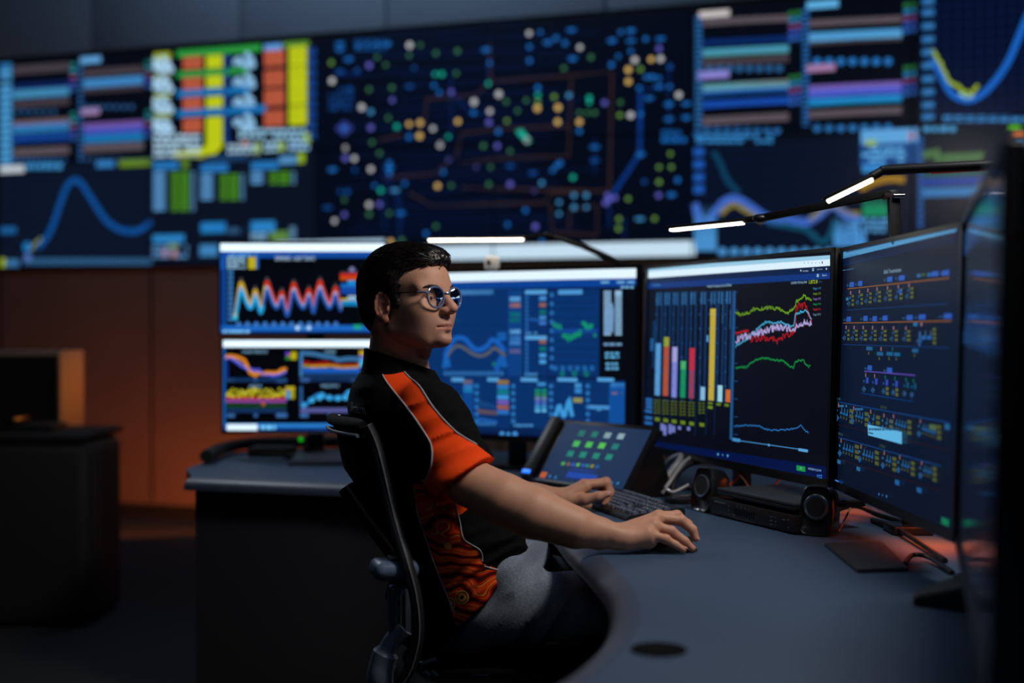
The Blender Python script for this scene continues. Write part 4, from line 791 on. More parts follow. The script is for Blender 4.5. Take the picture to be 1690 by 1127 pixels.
b.prism(prof, 0.045 if hb.cross(Z3).dot(tu) > 0 else -0.045, Mx); bmesh.ops.bevel(b.bm, geom=b.bm.edges[:], offset=0.004, segments=2, affect='EDGES'); b.build('stand', M_BLACK, tc)
b = MB()
Mx2 = Matrix.Translation(Vector((BLc.x, BLc.y, DZ)) + hb * 0.012 + tu * 0.04) @ Matrix((hb, Z3, hb.cross(Z3))).transposed().to_4x4()
b.prism(prof, 0.045 if hb.cross(Z3).dot(tu) > 0 else -0.045, Mx2); b.build('stand', M_BLACK, tc)
b = MB(); b.box(tat(tw / 2, 0.002, -0.012), (tw, 0.014, 0.04), Rt, bevel=0.004); b.build('front_lip', M_BLACK, tc)

# ---- keyboards
M_KEY = mat('black_keycap', (78, 90, 108), 0.32); M_KBODY = mat('keyboard_body', (22, 24, 28), 0.45); M_LEG = mat('key_legend', (190, 205, 215), 0.6)
KM = {}
def key_mesh(w):
    k = round(w, 4)
    if k in KM: return KM[k]
    b = MB(); bm = b.bm; a, c, h = w / 2 - 0.001, 0.0085, 0.007
    lo = [bm.verts.new(p) for p in ((-a, -c, 0), (a, -c, 0), (a, c, 0), (-a, c, 0))]; a -= 0.002; c0, c1 = -c + 0.002, c - 0.0012
    hi = [bm.verts.new(p) for p in ((-a, c0, h), (a, c0, h), (a, c1, h), (-a, c1, h))]
    bm.faces.new(lo[::-1]); bm.faces.new(hi)
    for i in range(4): bm.faces.new((lo[i], lo[(i + 1) % 4], hi[(i + 1) % 4], hi[i]))
    bmesh.ops.recalc_face_normals(bm, faces=bm.faces[:]); bmesh.ops.bevel(bm, geom=bm.edges[:], offset=0.0008, segments=2, affect='EDGES')
    f0 = len(bm.faces)
    q = [bm.verts.new((-a * 0.55 + dx, 0.001 + dy, h + 0.0002)) for dx, dy in ((0, 0), (0.0042, 0), (0.0042, 0.0038), (0, 0.0038))]; f = bm.faces.new(q); f.material_index = 1
    me = bpy.data.meshes.new('key'); bm.to_mesh(me); bm.free(); me.materials.append(M_KEY); me.materials.append(M_LEG); KM[k] = me; return me
def keyboard(label, corner, ex, ey, group=None):
    """corner: back left as the typist sees it; ex to the right, ey toward the typist"""
    ex = Vector((*ex, 0)).normalized(); ey = Vector((*ey, 0)).normalized(); W_, H_ = 0.425, 0.155
    kb = thing('keyboard', label, 'keyboard', Vector((*corner, DZ)) + ex * W_ / 2 + ey * H_ / 2)
    M = Matrix((ex, -ey, Z3)).transposed().to_4x4(); kb.rotation_euler = M.to_euler()
    b = MB(); bm = b.bm
    prof = [(-H_ / 2, 0.0), (H_ / 2, 0.0), (H_ / 2, 0.024), (H_ / 2 - 0.012, 0.026), (-H_ / 2 + 0.01, 0.013), (-H_ / 2, 0.008)]
    b.prism(prof, W_, Matrix.Translation((-W_ / 2, 0, 0)) @ Matrix(((0, 0, 1), (1, 0, 0), (0, 1, 0))).to_4x4())
    bmesh.ops.bevel(bm, geom=bm.edges[:], offset=0.002, segments=2, affect='EDGES'); b.build('body', M_KBODY, kb, world=False)
    rows = [[1] * 13 + [0.4] + [1] * 3, [1] * 13 + [1.9, 0.35] + [1] * 3 + [0.35] + [1] * 3, [1.5] + [1] * 12 + [1.4, 0.35] + [1] * 3 + [0.35] + [1] * 3, [1.8] + [1] * 11 + [2.1, 0.35, -3, 0.35] + [1] * 3, [2.3] + [1] * 10 + [2.6, 0.35, -1, 1, -1, 0.35] + [1] * 3, [1.3, 1.2, 1.3, 5.9, 1.3, 1.2, 1.3, 1.4, 0.35] + [1] * 3 + [0.35] + [2, 1]]
    unit = 0.0192; sl = math.atan2(0.013, H_ - 0.022)
    for r, row in enumerate(rows):
        x = -W_ / 2 + 0.008; y = H_ / 2 - 0.022 - r * 0.0208 - (0.004 if r else -0.002)
        z = 0.0245 - (H_ / 2 - 0.012 - y) * 0.0945
        for k in row:
            if k < 0: x += -k * unit; continue
            w = k * unit
            if k >= 0.9:
                ko = bpy.data.objects.new('key', key_mesh(w)); COL.objects.link(ko); ko.parent = kb; ko.location = (x + w / 2, y, z); ko.rotation_euler = (sl, 0, 0)
            x += w
    return kb
keyboard('black keyboard under the left hand of the man, by the mouse', (0.293, 3.585), (0.313, -0.95), (-0.95, -0.313))
keyboard('dark keyboard lying before the stacked monitors on the left wing', (-0.765, 4.545), (0.996, 0.03), (0.06, -0.998))

# ---- computer mouse under the right hand
MOUSE = Vector((0.340, 2.722, DZ))
ms = thing('computer_mouse', 'black computer mouse under the right hand of the man', 'mouse', MOUSE)
b = MB(); b.sphere((0, 0, 0), 1.0, (0.050, 0.029, 0.032), n=16)
for v in b.bm.verts:
    if v.co.z < 0: v.co.z = 0
    v.co.z *= 1.0 - 0.25 * max(0, v.co.x) / 0.050
bmesh.ops.remove_doubles(b.bm, verts=b.bm.verts[:], dist=0.0003); b.build('body', M_BLACKSAT, ms, world=False)
b = MB(); b.cyl((0.032, -0.004, 0.022), (0.032, 0.004, 0.022), 0.008); b.build('scroll_wheel', mat('dark_rubber', (46, 48, 52), 0.6), ms, world=False)

# ---- speakers
M_CONE = mat('speaker_cone', (24, 25, 28), 0.6); M_RING = mat('speaker_ring', (96, 104, 118), 0.28, metal=0.7); M_GLOSS = mat('gloss_black', (20, 21, 24), 0.32, coat=0.25)
def speaker(label, pos, face):
    n = Vector((*face, 0)).normalized(); u = Vector((-n.y, n.x, 0)); R = Matrix((u, -n, Z3)).transposed()
    sp = thing('desktop_speaker', label, 'speaker', Vector((*pos, DZ)), 0, None); sp.rotation_euler = R.to_euler()
    rows = []                                                # local: x along the front, y to the back, z up
    def ring(y, sx, z0, z1, shift=0.0):
        pts = []
        for k in range(40):
            a = 2 * math.pi * k / 40; c, s = math.cos(a), math.sin(a); e = 0.45
            x = math.copysign(abs(c) ** e, c) * sx; z = math.copysign(abs(s) ** e, s)
            w = 1.0 - 0.16 * max(0, z)
            pts.append(Vector((x * w, y + 0.10 * 0 * z, (z0 + z1) / 2 + z * (z1 - z0) / 2)))
        return pts
    K_ = 1.12; prof = [(0.004, 0.030, 0.006, 0.106), (0.0, 0.034, 0.002, 0.110), (0.004, 0.037, 0.0, 0.113), (0.02, 0.037, 0.0, 0.112), (0.05, 0.034, 0.0, 0.103), (0.068, 0.026, 0.002, 0.088), (0.072, 0.02, 0.008, 0.078)]
    b = MB(); V = [[b.bm.verts.new(Vector((p.x, p.y + (p.z - 0.05) * 0.16, p.z))) for p in ring(q[0], q[1] * K_, q[2], q[3])] for q in prof]
    for A, B in zip(V, V[1:]):
        for k in range(40): b.bm.faces.new((A[k], A[(k + 1) % 40], B[(k + 1) % 40], B[k]))
    b.bm.faces.new(V[0]); b.bm.faces.new(V[-1][::-1])
    b.build('cabinet', M_GLOSS, sp, world=False)
    tl = math.atan(0.16); C = Vector((0, 0.0045, 0.064)); Mq = Matrix.Translation(C) @ Matrix.Rotation(math.pi / 2 - tl, 4, 'X')
    MB().lathe([(0.029, 0.0), (0.0295, 0.004), (0.027, 0.0065), (0.0225, 0.005), (0.021, 0.0)], 40, Mq).build('cone_ring', M_RING, sp, world=False)
    MB().lathe([(0.0225, 0.0045), (0.017, 0.001), (0.009, -0.0005), (0.006, 0.002), (0.001, 0.003)], 36, Mq).build('cone', M_CONE, sp, world=False)
    return sp
speaker('small black speaker at the far end of the flat rack unit', (D(1158, 845).x, D(1158, 845).y + 0.01), (-0.86, -0.50))
speaker('small black speaker at the near end of the flat rack unit, with larger visible cone', (D(1341, 887).x + 0.012, D(1341, 887).y + 0.02), (-0.56, -0.83))

# ---- rack unit and closed laptop
fa = D(1172, 849); fb_ = D(1312, 883.5); ru = (fb_ - fa).normalized(); rb = Vector((-ru.y, ru.x, 0)); rb = rb if rb.x > 0 else -rb; rl = (fb_ - fa).length
rk = thing('network_switch', 'long flat black rack unit between the two speakers', 'rack unit', fa + ru * rl / 2)
Rr = Matrix((ru, rb, Z3)).transposed(); Rr = Rr if Rr.determinant() > 0 else Matrix((-ru, rb, Z3)).transposed()
def rat(a, d, h): return fa + ru * a + rb * d + Z3 * h
MB().box(rat(rl / 2, 0.055, 0.004 + 0.02), (rl, 0.11, 0.040), Rr, bevel=0.002).build('case', M_BLACK, rk)
ft = MB()
for a in (0.03, rl - 0.03):
    for d in (0.02, 0.09): ft.cyl(rat(a, d, 0.0006), rat(a, d, 0.005), 0.008)
ft.build('feet', M_MATTE, rk)
M_MARK = mat('panel_print', (112, 120, 130), 0.6)
mk = MB()
def mark(a, h, w, hh): mk.box(rat(a, -0.0004, h), (w, 0.0006, hh), Rr)
for i in range(3): mark(rl * 0.24, 0.012 + i * 0.010, 0.004, 0.003)
mark(rl * 0.30, 0.0125, 0.010, 0.003)
for i in range(4): mark(rl * (0.34 + 0.05 * i), 0.036, 0.003, 0.003)
for i in range(10): mark(rl * (0.29 + 0.028 * i), 0.006, 0.006, 0.0022)
for i in range(3): mark(rl * 0.74, 0.012 + i * 0.009, 0.012, 0.0022); mark(rl * 0.79, 0.012 + i * 0.009, 0.003, 0.003)
mark(rl * 0.88, 0.030, 0.012, 0.003); mark(rl * 0.93, 0.032, 0.004, 0.003); mark(rl * 0.93, 0.014, 0.004, 0.003)
mk.build('panel_print', M_MARK, rk, smooth=False)
rs = MB()
for i in range(8): rs.box(rat(rl * (0.335 + 0.028 * i), -0.0006, 0.022), (0.006, 0.001, 0.016), Rr)
rs.box(rat(rl * 0.30, -0.0006, 0.024), (0.010, 0.001, 0.012), Rr); rs.build('port', mat('port_black', (5, 5, 6), 0.4), rk, smooth=False)
mk = MB(); [mk.box(rat(rl * 0.06 + i * 0.0075, -0.0004, 0.036), (0.0055, 0.0006, 0.004), Rr) for i in range(7)]; mk.build('name_print', M_MARK, rk, smooth=False)
lp = thing('laptop', 'closed grey laptop lying on top of the flat rack unit', 'laptop', rat(rl / 2, 0.1, 0.056))
M_LAP = mat('laptop_grey', (66, 70, 76), 0.38, metal=0.4)
MB().box(rat(rl * 0.52, 0.105, 0.0665), (0.325, 0.20, 0.008), Rr, bevel=0.003).build('lid', M_LAP, lp)
MB().box(rat(rl * 0.52, 0.105, 0.0575), (0.325, 0.20, 0.009), Rr, bevel=0.003).build('base', M_BLACK, lp)
ft = MB()
for a in (rl * 0.2, rl * 0.9):
    for d in (0.03, 0.085): ft.cyl(rat(a, d, 0.0442), rat(a, d, 0.0535), 0.008)
ft.build('rubber_feet', M_MATTE, lp)

# ---- flat black tablet near the right monitor
pts = [D(1361, 901), D(1457, 899), D(1500, 943), D(1415, 946)]
tb = thing('graphics_pad', 'thin flat black pad lying on the desk before the right hand monitor', 'pad', sum(pts, Vector()) / 4)
b = MB(); lo = [b.bm.verts.new(p + Z3 * 0.0005) for p in pts]; hi = [b.bm.verts.new(p + Z3 * 0.0075) for p in pts]
b.bm.faces.new(lo); b.bm.faces.new(hi)
for i in range(4): b.bm.faces.new((lo[i], lo[(i + 1) % 4], hi[(i + 1) % 4], hi[i]))
bmesh.ops.recalc_face_normals(b.bm, faces=b.bm.faces[:]); bmesh.ops.bevel(b.bm, geom=b.bm.edges[:], offset=0.0012, segments=2, affect='EDGES'); b.build('slab', mat('pad_black', (42, 46, 50), 0.5), tb)

# ---- cables behind the desk things
M_CABLE = mat('black_cable', (18, 18, 20), 0.4); M_CABW = mat('grey_cable', (150, 154, 158), 0.35); M_CABO = mat('orange_cable', (170, 74, 30), 0.5)
def cable(label, pts, r, m=M_CABLE, part='cord'):
    q = smooth_path(pts, 8); t = thing('cable', label, 'cable', pts[0]); MB().tube(q, r, n=10).build(part, m, t); return t
def C(px, py, Y): return P(px, py, Y)
cable('thick pale cable looping up behind the touch panel', [C(1096, 802, 3.62), C(1103, 785, 3.64), C(1120, 762, 3.66), C(1123, 752, 3.70), C(1108, 758, 3.74), C(1098, 770, 3.78)], 0.009, M_CABW)
cable('pale grey cable leaning next to the touch panel stand', [C(1098, 806, 3.56), C(1112, 786, 3.58), C(1128, 764, 3.62), C(1146, 752, 3.68)], 0.006, M_CABW)
cable('dark cable arching behind the far speaker', [C(1108, 812, 3.52), C(1118, 786, 3.56), C(1138, 768, 3.62), C(1168, 762, 3.7)], 0.005)
cable('black cable coil on the desk beside the touch panel', [C(1100, 812, 3.55), C(1122, 806, 3.55), C(1146, 809, 3.52), C(1138, 818, 3.5), C(1108, 818, 3.5), C(1098, 812, 3.52)], 0.005)
cable('short silver connector cable in front of the cable coil', [C(1093, 814, 3.5), C(1100, 808, 3.5), C(1112, 812, 3.5), C(1136, 800, 3.52)], 0.005, mat('silver_cable', (170, 175, 180), 0.25, metal=0.5))
for i, (x0, y0, x1, y1, lab) in enumerate(((1196, 806, 1222, 782, 'orange cable slanting up behind the laptop, farthest one'), (1240, 812, 1216, 778, 'brown cable slanting up behind the laptop, middle one'), (1268, 806, 1286, 792, 'orange cable rising behind the laptop, nearest one'))):
    cable(lab, [C(x0, y0, 3.40 - i * 0.08), C((x0 + x1) / 2 + 3, (y0 + y1) / 2, 3.46 - i * 0.08), C(x1, y1, 3.52 - i * 0.08)], 0.003, M_CABO)
cable('thin tan cable lying behind the near speaker', [D(1384, 880) + Z3 * 0.004, D(1400, 866) + Z3 * 0.03, D(1412, 852) + Z3 * 0.05], 0.0022, mat('tan_cable', (150, 110, 80), 0.5))
cable('black cable from the right hand monitor foot to the pad', [D(1494, 936) + Z3 * 0.006, D(1506, 926) + Z3 * 0.012, D(1530, 928) + Z3 * 0.012, D(1552, 938) + Z3 * 0.008, D(1572, 950) + Z3 * 0.006], 0.005)
cable('black cable along the desk beneath the right hand monitor', [D(1440, 862) + Z3 * 0.006, D(1478, 880) + Z3 * 0.012, D(1520, 905) + Z3 * 0.01, D(1560, 930) + Z3 * 0.006], 0.006)
cable('black cable trailing behind the near speaker beneath the monitors', [D(1370, 850) + Z3 * 0.006, D(1410, 848) + Z3 * 0.02, D(1450, 858) + Z3 * 0.012, D(1490, 866) + Z3 * 0.006], 0.006)
pk = thing('puck_microphone', 'round flat black puck on the desk beside the far speaker', 'puck', D(1120, 830))
MB().lathe([(0.036, 0.0006), (0.038, 0.004), (0.037, 0.012), (0.032, 0.016), (0.001, 0.017)], 36, Matrix.Translation(D(1120, 830))).build('body', M_BLACKSAT, pk)

# ---- clutter on the left wing
hd = thing('headset', 'dark headset lying by the foot of the stacked monitors', 'headset', D(555, 752))
b = MB(); c = D(555, 752); arc = [c + Vector((0.09 * math.cos(a), 0.05 * math.sin(a), 0.03 + 0.03 * math.sin(a))) for a in [math.pi * k / 12 for k in range(13)]]
b.tube(arc, 0.008, n=8); b.build('headband', mat('headset_grey', (58, 56, 56), 0.5), hd)
for a in (arc[0], arc[-1]): MB().sphere(a - Z3 * 0.004, 0.032, (1, 0.6, 0.8), n=10).build('ear_cup', M_MATTE, hd)
dk = thing('docking_box', 'low black box under the left side of the stacked monitors', 'box', D(450, 752))
MB().box(D(450, 752) + Z3 * 0.018, (0.16, 0.12, 0.034), bevel=0.006).build('case', M_MATTE, dk)

# ---- slim led desk lamps
M_LED = emit('led_diffuser', (255, 246, 226), 5.0)
def lamp_bar(th, a, b, r_h=0.010, wide=0.032):
    """led head from a to b: flat dark body with a glowing face underneath"""
    a, b = Vector(a), Vector(b); u = (b - a).normalized(); s = u.cross(Z3).normalized(); v = s.cross(u); R = Matrix((u, s * -1, v)).transposed(); R = R if R.determinant() > 0 else Matrix((u, s, v)).transposed()
    L = (b - a).length; c = (a + b) / 2
    MB().box(c + v * 0.004, (L + 0.012, wide, 0.008), R, bevel=0.003).build('lamp_head', M_DKMETAL, th)
    MB().box(c - v * 0.003, (L, wide - 0.006, 0.007), R, bevel=0.003).build('diffuser', M_LED, th)
def arm(th, pts, r=0.008, name='arm', flat=1.0): MB().tube(pts, r, n=12, flat=flat).build(name, M_DKMETAL, th)
l1 = thing('desk_lamp', 'slim lamp with level glowing bar above the washed blue monitor', 'lamp', (0.36, 4.35, DESK_Z), 0, 'led bar lamps on the console')
lamp_bar(l1, P(707, 395, 4.25), P(864, 394, 4.25)); j = P(906, 388, 4.25); k = P(1024, 434, 4.3)
arm(l1, [P(864, 391, 4.25), j], 0.009); MB().sphere(j, 0.016).build('elbow_joint', M_DKMETAL, l1); arm(l1, [j, P(960, 405, 4.27), k, P(1075, 460, 4.32)], 0.010, 'lower_arm')
arm(l1, [P(1075, 460, 4.32), Vector((0.47, 4.32, DESK_Z + 0.02))], 0.010, 'post'); MB().box((0.47, 4.32, DESK_Z + 0.0105), (0.08, 0.08, 0.02), bevel=0.004).build('base_clamp', M_DKMETAL, l1)
YL = 2.96
l2 = thing('desk_lamp', 'slim lamp with long jointed arm and glowing bar over the centre right monitor', 'lamp', P(1478, 800, YL), 0, 'led bar lamps on the console'); l2.location.z = DESK_Z
lamp_bar(l2, P(1107, 378, 3.25), P(1227, 366, 3.15)); j = P(1256, 360, 3.12)
arm(l2, [P(1228, 363, 3.15), j], 0.008, 'neck'); MB().sphere(j, 0.013, (1.6, 1, 0.8)).build('swivel_joint', M_DKMETAL, l2)
kn = P(1468, 318, YL)
d_ = (kn - j).normalized(); up_ = Z3 - d_ * d_.z
MB().box((j + kn) / 2, ((kn - j).length, 0.014, 0.018), Matrix((d_, Z3.cross(d_).normalized(), up_.normalized())).transposed(), bevel=0.002).build('upper_arm', M_DKMETAL, l2)
pb = P(1486, 400, YL); foot_ = Vector((pb.x + 0.02, YL, DESK_Z + 0.02)); top_ = P(1474, 314, YL)
dd = (top_ - foot_).normalized(); MB().box((top_ + foot_) / 2, (0.026, 0.016, (top_ - foot_).length), Matrix((Vector((0, 1, 0)).cross(dd).normalized(), Vector((0, 1, 0)), dd)).transposed(), bevel=0.002).build('post', M_DKMETAL, l2)
MB().box((foot_.x, YL, DESK_Z + 0.0105), (0.09, 0.09, 0.02), bevel=0.004).build('base_clamp', M_DKMETAL, l2)
q = P(1463, 322, YL); MB().cyl(q + Vector((-0.002, -0.022, 0)), q + Vector((0.0, 0.02, 0)), 0.0085, n=24).build('joint_knob', M_CHROME, l2)
q = P(1480, 324, YL); MB().cyl(q + Vector((-0.012, -0.014, 0)), q + Vector((0.012, -0.014, 0)), 0.0065, n=24).build('joint_pin', M_CHROME, l2)
l3 = thing('desk_lamp', 'slim lamp with tilted glowing bar above the right hand monitor', 'lamp', (1.02, 2.6, DESK_Z), 0, 'led bar lamps on the console')
Y3 = 2.72
lamp_bar(l3, P(1364, 331, Y3), P(1440, 294, Y3 - 0.03)); j = P(1457, 281, Y3 - 0.03); e = P(1640, 272, 2.6)
MB().sphere(j, 0.010).build('swivel_joint', M_DKMETAL, l3); arm(l3, [P(1438, 292, Y3 - 0.03), j], 0.009, 'neck'); arm(l3, [j, e], 0.010, 'upper_arm')
MB().tube([j - Z3 * 0.006 + Vector((0.1, 0, 0)), e - Z3 * 0.009], 0.0016, n=6).build('red_cord', mat('red_cord', (190, 40, 40), 0.5), l3)
arm(l3, [e, Vector((e.x, e.y, DESK_Z + 0.02))], 0.010, 'post'); MB().box((e.x, e.y, DESK_Z + 0.0105), (0.09, 0.09, 0.02), bevel=0.004).build('base_clamp', M_DKMETAL, l3)
# ================================================================== smooth solid modelling: distance fields turned into one skin
def vlen(a): return np.sqrt(np.einsum('ij,ij->i', a, a))
class Field:
    def __init__(s): s.ops = []
    def put(s, fn, lo, hi, k=0.01, sub=False, pad=0.0):
        m = k + 0.012 + pad; s.ops.append((fn, np.array(lo) - m, np.array(hi) + m, k, sub)); return s
    def ell(s, c, r, R=None, k=0.01, sub=False):
        c = np.array(c, float); r = np.array(r, float); R = np.eye(3) if R is None else np.array(R, float)
        ext = np.sqrt(((R * r) ** 2).sum(1))
        def f(p):
            q = (p - c) @ R; k0 = vlen(q / r); k1 = vlen(q / (r * r)); return k0 * (k0 - 1) / np.maximum(k1, 1e-9)
        return s.put(f, c - ext, c + ext, k, sub)
    def cone(s, a, b, ra, rb, k=0.01, sub=False, clip=None):
        a = np.array(a, float); b = np.array(b, float); ab = b - a; L2 = ab @ ab
        def f(p):
            t = np.clip(((p - a) @ ab) / L2, 0, 1); d = vlen(p - a - t[:, None] * ab) - (ra + (rb - ra) * t)
            if clip is not None: d = np.maximum(d, (p - clip[0]) @ clip[1])
            return d
        m = max(ra, rb); return s.put(f, np.minimum(a, b) - m, np.maximum(a, b) + m, k, sub)
    def chain(s, pts, rs, k=0.008, sub=False):
        for i in range(len(pts) - 1): s.cone(pts[i], pts[i + 1], rs[i], rs[i + 1], k, sub)
        return s
    def loft(s, secs, f, r, k=0.02):
        """secs: (z, cx, cy, a along f, b along r)"""
        A = np.array(secs, float); f = np.array(f); r = np.array(r)
        def fn(p):
            z = np.clip(p[:, 2], A[0, 0], A[-1, 0]); cx, cy, a, b = (np.interp(z, A[:, 0], A[:, i]) for i in (1, 2, 3, 4))
            dx, dy = p[:, 0] - cx, p[:, 1] - cy; qf = dx * f[0] + dy * f[1]; qr = dx * r[0] + dy * r[1]
            n = 2.3; k0 = (np.abs(qf / a) ** n + np.abs(qr / b) ** n) ** (1 / n); g = np.sqrt((qf / a ** 2) ** 2 + (qr / b ** 2) ** 2) / np.maximum(np.sqrt((qf / a) ** 2 + (qr / b) ** 2), 1e-6)
            d = (k0 - 1) / np.maximum(g, 1.0)
            dz = np.maximum(A[0, 0] - p[:, 2], p[:, 2] - A[-1, 0])
            return np.where(dz > 0, np.sqrt(np.maximum(d, 0) ** 2 + np.maximum(dz, 0) ** 2), d)
        m = max(A[:, 3].max(), A[:, 4].max()); lo = (A[:, 1].min() - m, A[:, 2].min() - m, A[0, 0]); hi = (A[:, 1].max() + m, A[:, 2].max() + m, A[-1, 0])
        return s.put(fn, lo, hi, k)
    def value(s, p, lo=None, hi=None):
        d = np.full(len(p), 0.06)
        for fn, a, b, k, sub in s.ops:
            if lo is not None and (np.any(a > hi) or np.any(b < lo)): continue
            e = fn(p)
            if sub:
                h = np.clip(0.5 - 0.5 * (d + e) / k, 0, 1); d = d + (-e - d) * h + k * h * (1 - h)
            else:
                h = np.clip(0.5 + 0.5 * (e - d) / k, 0, 1); d = e + (d - e) * h - 0 * h; d = d - k * h * (1 - h)
        return d
    def grad(s, p, e=0.0015):
        g = np.stack([s.value(p + np.eye(3)[i] * e) - s.value(p - np.eye(3)[i] * e) for i in range(3)], 1); return g / np.maximum(vlen(g), 1e-9)[:, None]
    def mesh(s, h, B=24, post=None):
        pos = [o for o in s.ops if not o[4]]
        lo = np.min([o[1] for o in pos], 0); hi = np.max([o[2] for o in pos], 0); nb = np.ceil((hi - lo) / (h * B)).astype(int)
        N = nb * B + 2; ar = np.arange(B + 1); gi = np.stack(np.meshgrid(ar, ar, ar, indexing='ij'), -1).reshape(-1, 3)
        diag = h * B * 0.87; cen = []; 
        idx = np.stack(np.meshgrid(*[np.arange(n) for n in nb], indexing='ij'), -1).reshape(-1, 3)
        V, I, Q = [], [], []
        for bi in idx:
            o = lo + bi * B * h; c = o + B * h / 2
            if not any(np.all(q[1] <= o + B * h) and np.all(q[2] >= o) for q in pos): continue
            if abs(s.value(c[None, :])[0]) > diag * 1.35 + 0.012: continue
            d = s.value(o + gi * h, o - h, o + B * h + h)
            if post is not None: d = post(o + gi * h, d)
            if d.min() > 0 or d.max() < 0: continue
            d = d.reshape(B + 1, B + 1, B + 1); ins = d < 0
            cs = sum(ins[a:B + a, b:B + b, e:B + e].astype(np.int8) for a in (0, 1) for b in (0, 1) for e in (0, 1))
            act = np.argwhere((cs > 0) & (cs < 8))
            if len(act) == 0: continue
            acc = np.zeros((len(act), 3)); cnt = np.zeros(len(act))
            for ax in range(3):
                o1, o2 = [q for q in range(3) if q != ax]
                for a in (0, 1):
                    for b in (0, 1):
                        off = np.zeros(3, int); off[o1] = a; off[o2] = b; s0 = act + off; s1 = s0.copy(); s1[:, ax] += 1
                        d0 = d[s0[:, 0], s0[:, 1], s0[:, 2]]; d1 = d[s1[:, 0], s1[:, 1], s1[:, 2]]; m = (d0 < 0) != (d1 < 0)
                        t = np.where(m, d0 / np.where(m, d0 - d1, 1), 0); q = s0.astype(float); q[:, ax] += t
                        acc[m] += q[m]; cnt[m] += 1
            V.append(o + acc / cnt[:, None] * h); g = act + bi * B; I.append((g[:, 0] * N[1] + g[:, 1]) * N[2] + g[:, 2])
            for ax in range(3):
                o1, o2 = (ax + 1) % 3, (ax + 2) % 3; sl0 = [slice(0, B)] * 3; sl1 = list(sl0); sl1[ax] = slice(1, B + 1)
                a0 = ins[tuple(sl0)]; a1 = ins[tuple(sl1)]; e = np.argwhere(a0 != a1)
                if len(e) == 0: continue
                inn = a0[e[:, 0], e[:, 1], e[:, 2]]; e = e + bi * B; u = np.zeros(3, int); v = np.zeros(3, int); u[o1] = 1; v[o2] = 1
                qd = np.stack([e - u - v, e - v, e, e - u], 1); ids = (qd[..., 0] * N[1] + qd[..., 1]) * N[2] + qd[..., 2]
                ids[~inn] = ids[~inn][:, ::-1]; Q.append(ids)
        V = np.concatenate(V); I = np.concatenate(I); Q = np.concatenate(Q); od = np.argsort(I); I = I[od]; V = V[od]
        f = np.clip(np.searchsorted(I, Q), 0, len(I) - 1); ok = (I[f] == Q).all(1); return V, f[ok]
def field_mesh(name, V, Fc):
    me = bpy.data.meshes.new(name); me.vertices.add(len(V)); me.vertices.foreach_set('co', V.astype(np.float32).ravel())
    me.loops.add(Fc.size); me.loops.foreach_set('vertex_index', Fc.astype(np.int32).ravel())
    me.polygons.add(len(Fc)); me.polygons.foreach_set('loop_start', np.arange(0, Fc.size, 4, dtype=np.int32)); me.polygons.foreach_set('loop_total', np.full(len(Fc), 4, dtype=np.int32))
    me.update(calc_edges=True); me.validate(); me.polygons.foreach_set('use_smooth', [True] * len(me.polygons)); return me
def set_col(me, name, C):
    at = me.color_attributes.new(name, 'FLOAT_COLOR', 'POINT'); C4 = np.ones((len(me.vertices), 4), np.float32); C4[:, :C.shape[1]] = C; at.data.foreach_set('color', C4.ravel())
def poly_sd(x, y, pts):
    """signed distance to a polygon, negative inside"""
    P_ = np.array(pts, float); d = np.full(x.shape, 1e9); ins = np.zeros(x.shape, bool)
    for i in range(len(P_)):
        a, b = P_[i - 1], P_[i]; e = b - a; wx, wy = x - a[0], y - a[1]; t = np.clip((wx * e[0] + wy * e[1]) / (e @ e + 1e-12), 0, 1)
        d = np.minimum(d, (wx - e[0] * t) ** 2 + (wy - e[1] * t) ** 2)
        c = ((a[1] > y) != (b[1] > y)) & (x < (b[0] - a[0]) * (y - a[1]) / (b[1] - a[1] + 1e-12) + a[0]); ins ^= c
    return np.where(ins, -1, 1) * np.sqrt(d)
def vnoise(p, scale, seed=0, octaves=2):
    """smooth value noise -1..1"""
    out = np.zeros(len(p)); amp = 1.0; tot = 0
    for o in range(octaves):
        q = p * scale * (2 ** o) + seed * 17.3; i = np.floor(q).astype(np.int64); f = q - i; f = f * f * (3 - 2 * f); v = 0
        for a in (0, 1):
            for b in (0, 1):
                for c in (0, 1):
                    hsh = ((i[:, 0] + a) * 374761393 + (i[:, 1] + b) * 668265263 + (i[:, 2] + c) * 2147483647 + seed * 144665) & 0xffffffff
                    hsh = ((hsh ^ (hsh >> 13)) * 1274126177) & 0xffffffff; r = ((hsh ^ (hsh >> 16)) & 0xffff) / 32767.5 - 1
                    v = v + r * np.where(a, f[:, 0], 1 - f[:, 0]) * np.where(b, f[:, 1], 1 - f[:, 1]) * np.where(c, f[:, 2], 1 - f[:, 2])
        out += v * amp; tot += amp; amp *= 0.5
    return out / tot
# ================================================================== the seated man
def A_(v): return np.array(v, float)
HO = A_((-0.243, 2.93, 1.2648)); yaw = math.radians(35)
HF = A_((math.cos(yaw), -math.sin(yaw), 0)); HR = A_((-math.sin(yaw), -math.cos(yaw), 0)); HU = A_((0, 0, 1)); HM = np.stack([HF, HR, HU], 1)
def Hd(F, R, U): return HO + HF * F + HR * R + HU * U
def to_head(p): return (p - HO) @ HM
def rotm(axis, deg): return np.array(Matrix.Rotation(math.radians(deg), 3, axis))
TF = A_((0.957, 0.29, 0)); TR = A_((0.29, -0.957, 0))                # torso forward, torso right
SHR = A_((-0.175, 2.80, 1.020)); SHL = A_((-0.285, 3.164, 1.020))
G = Field()
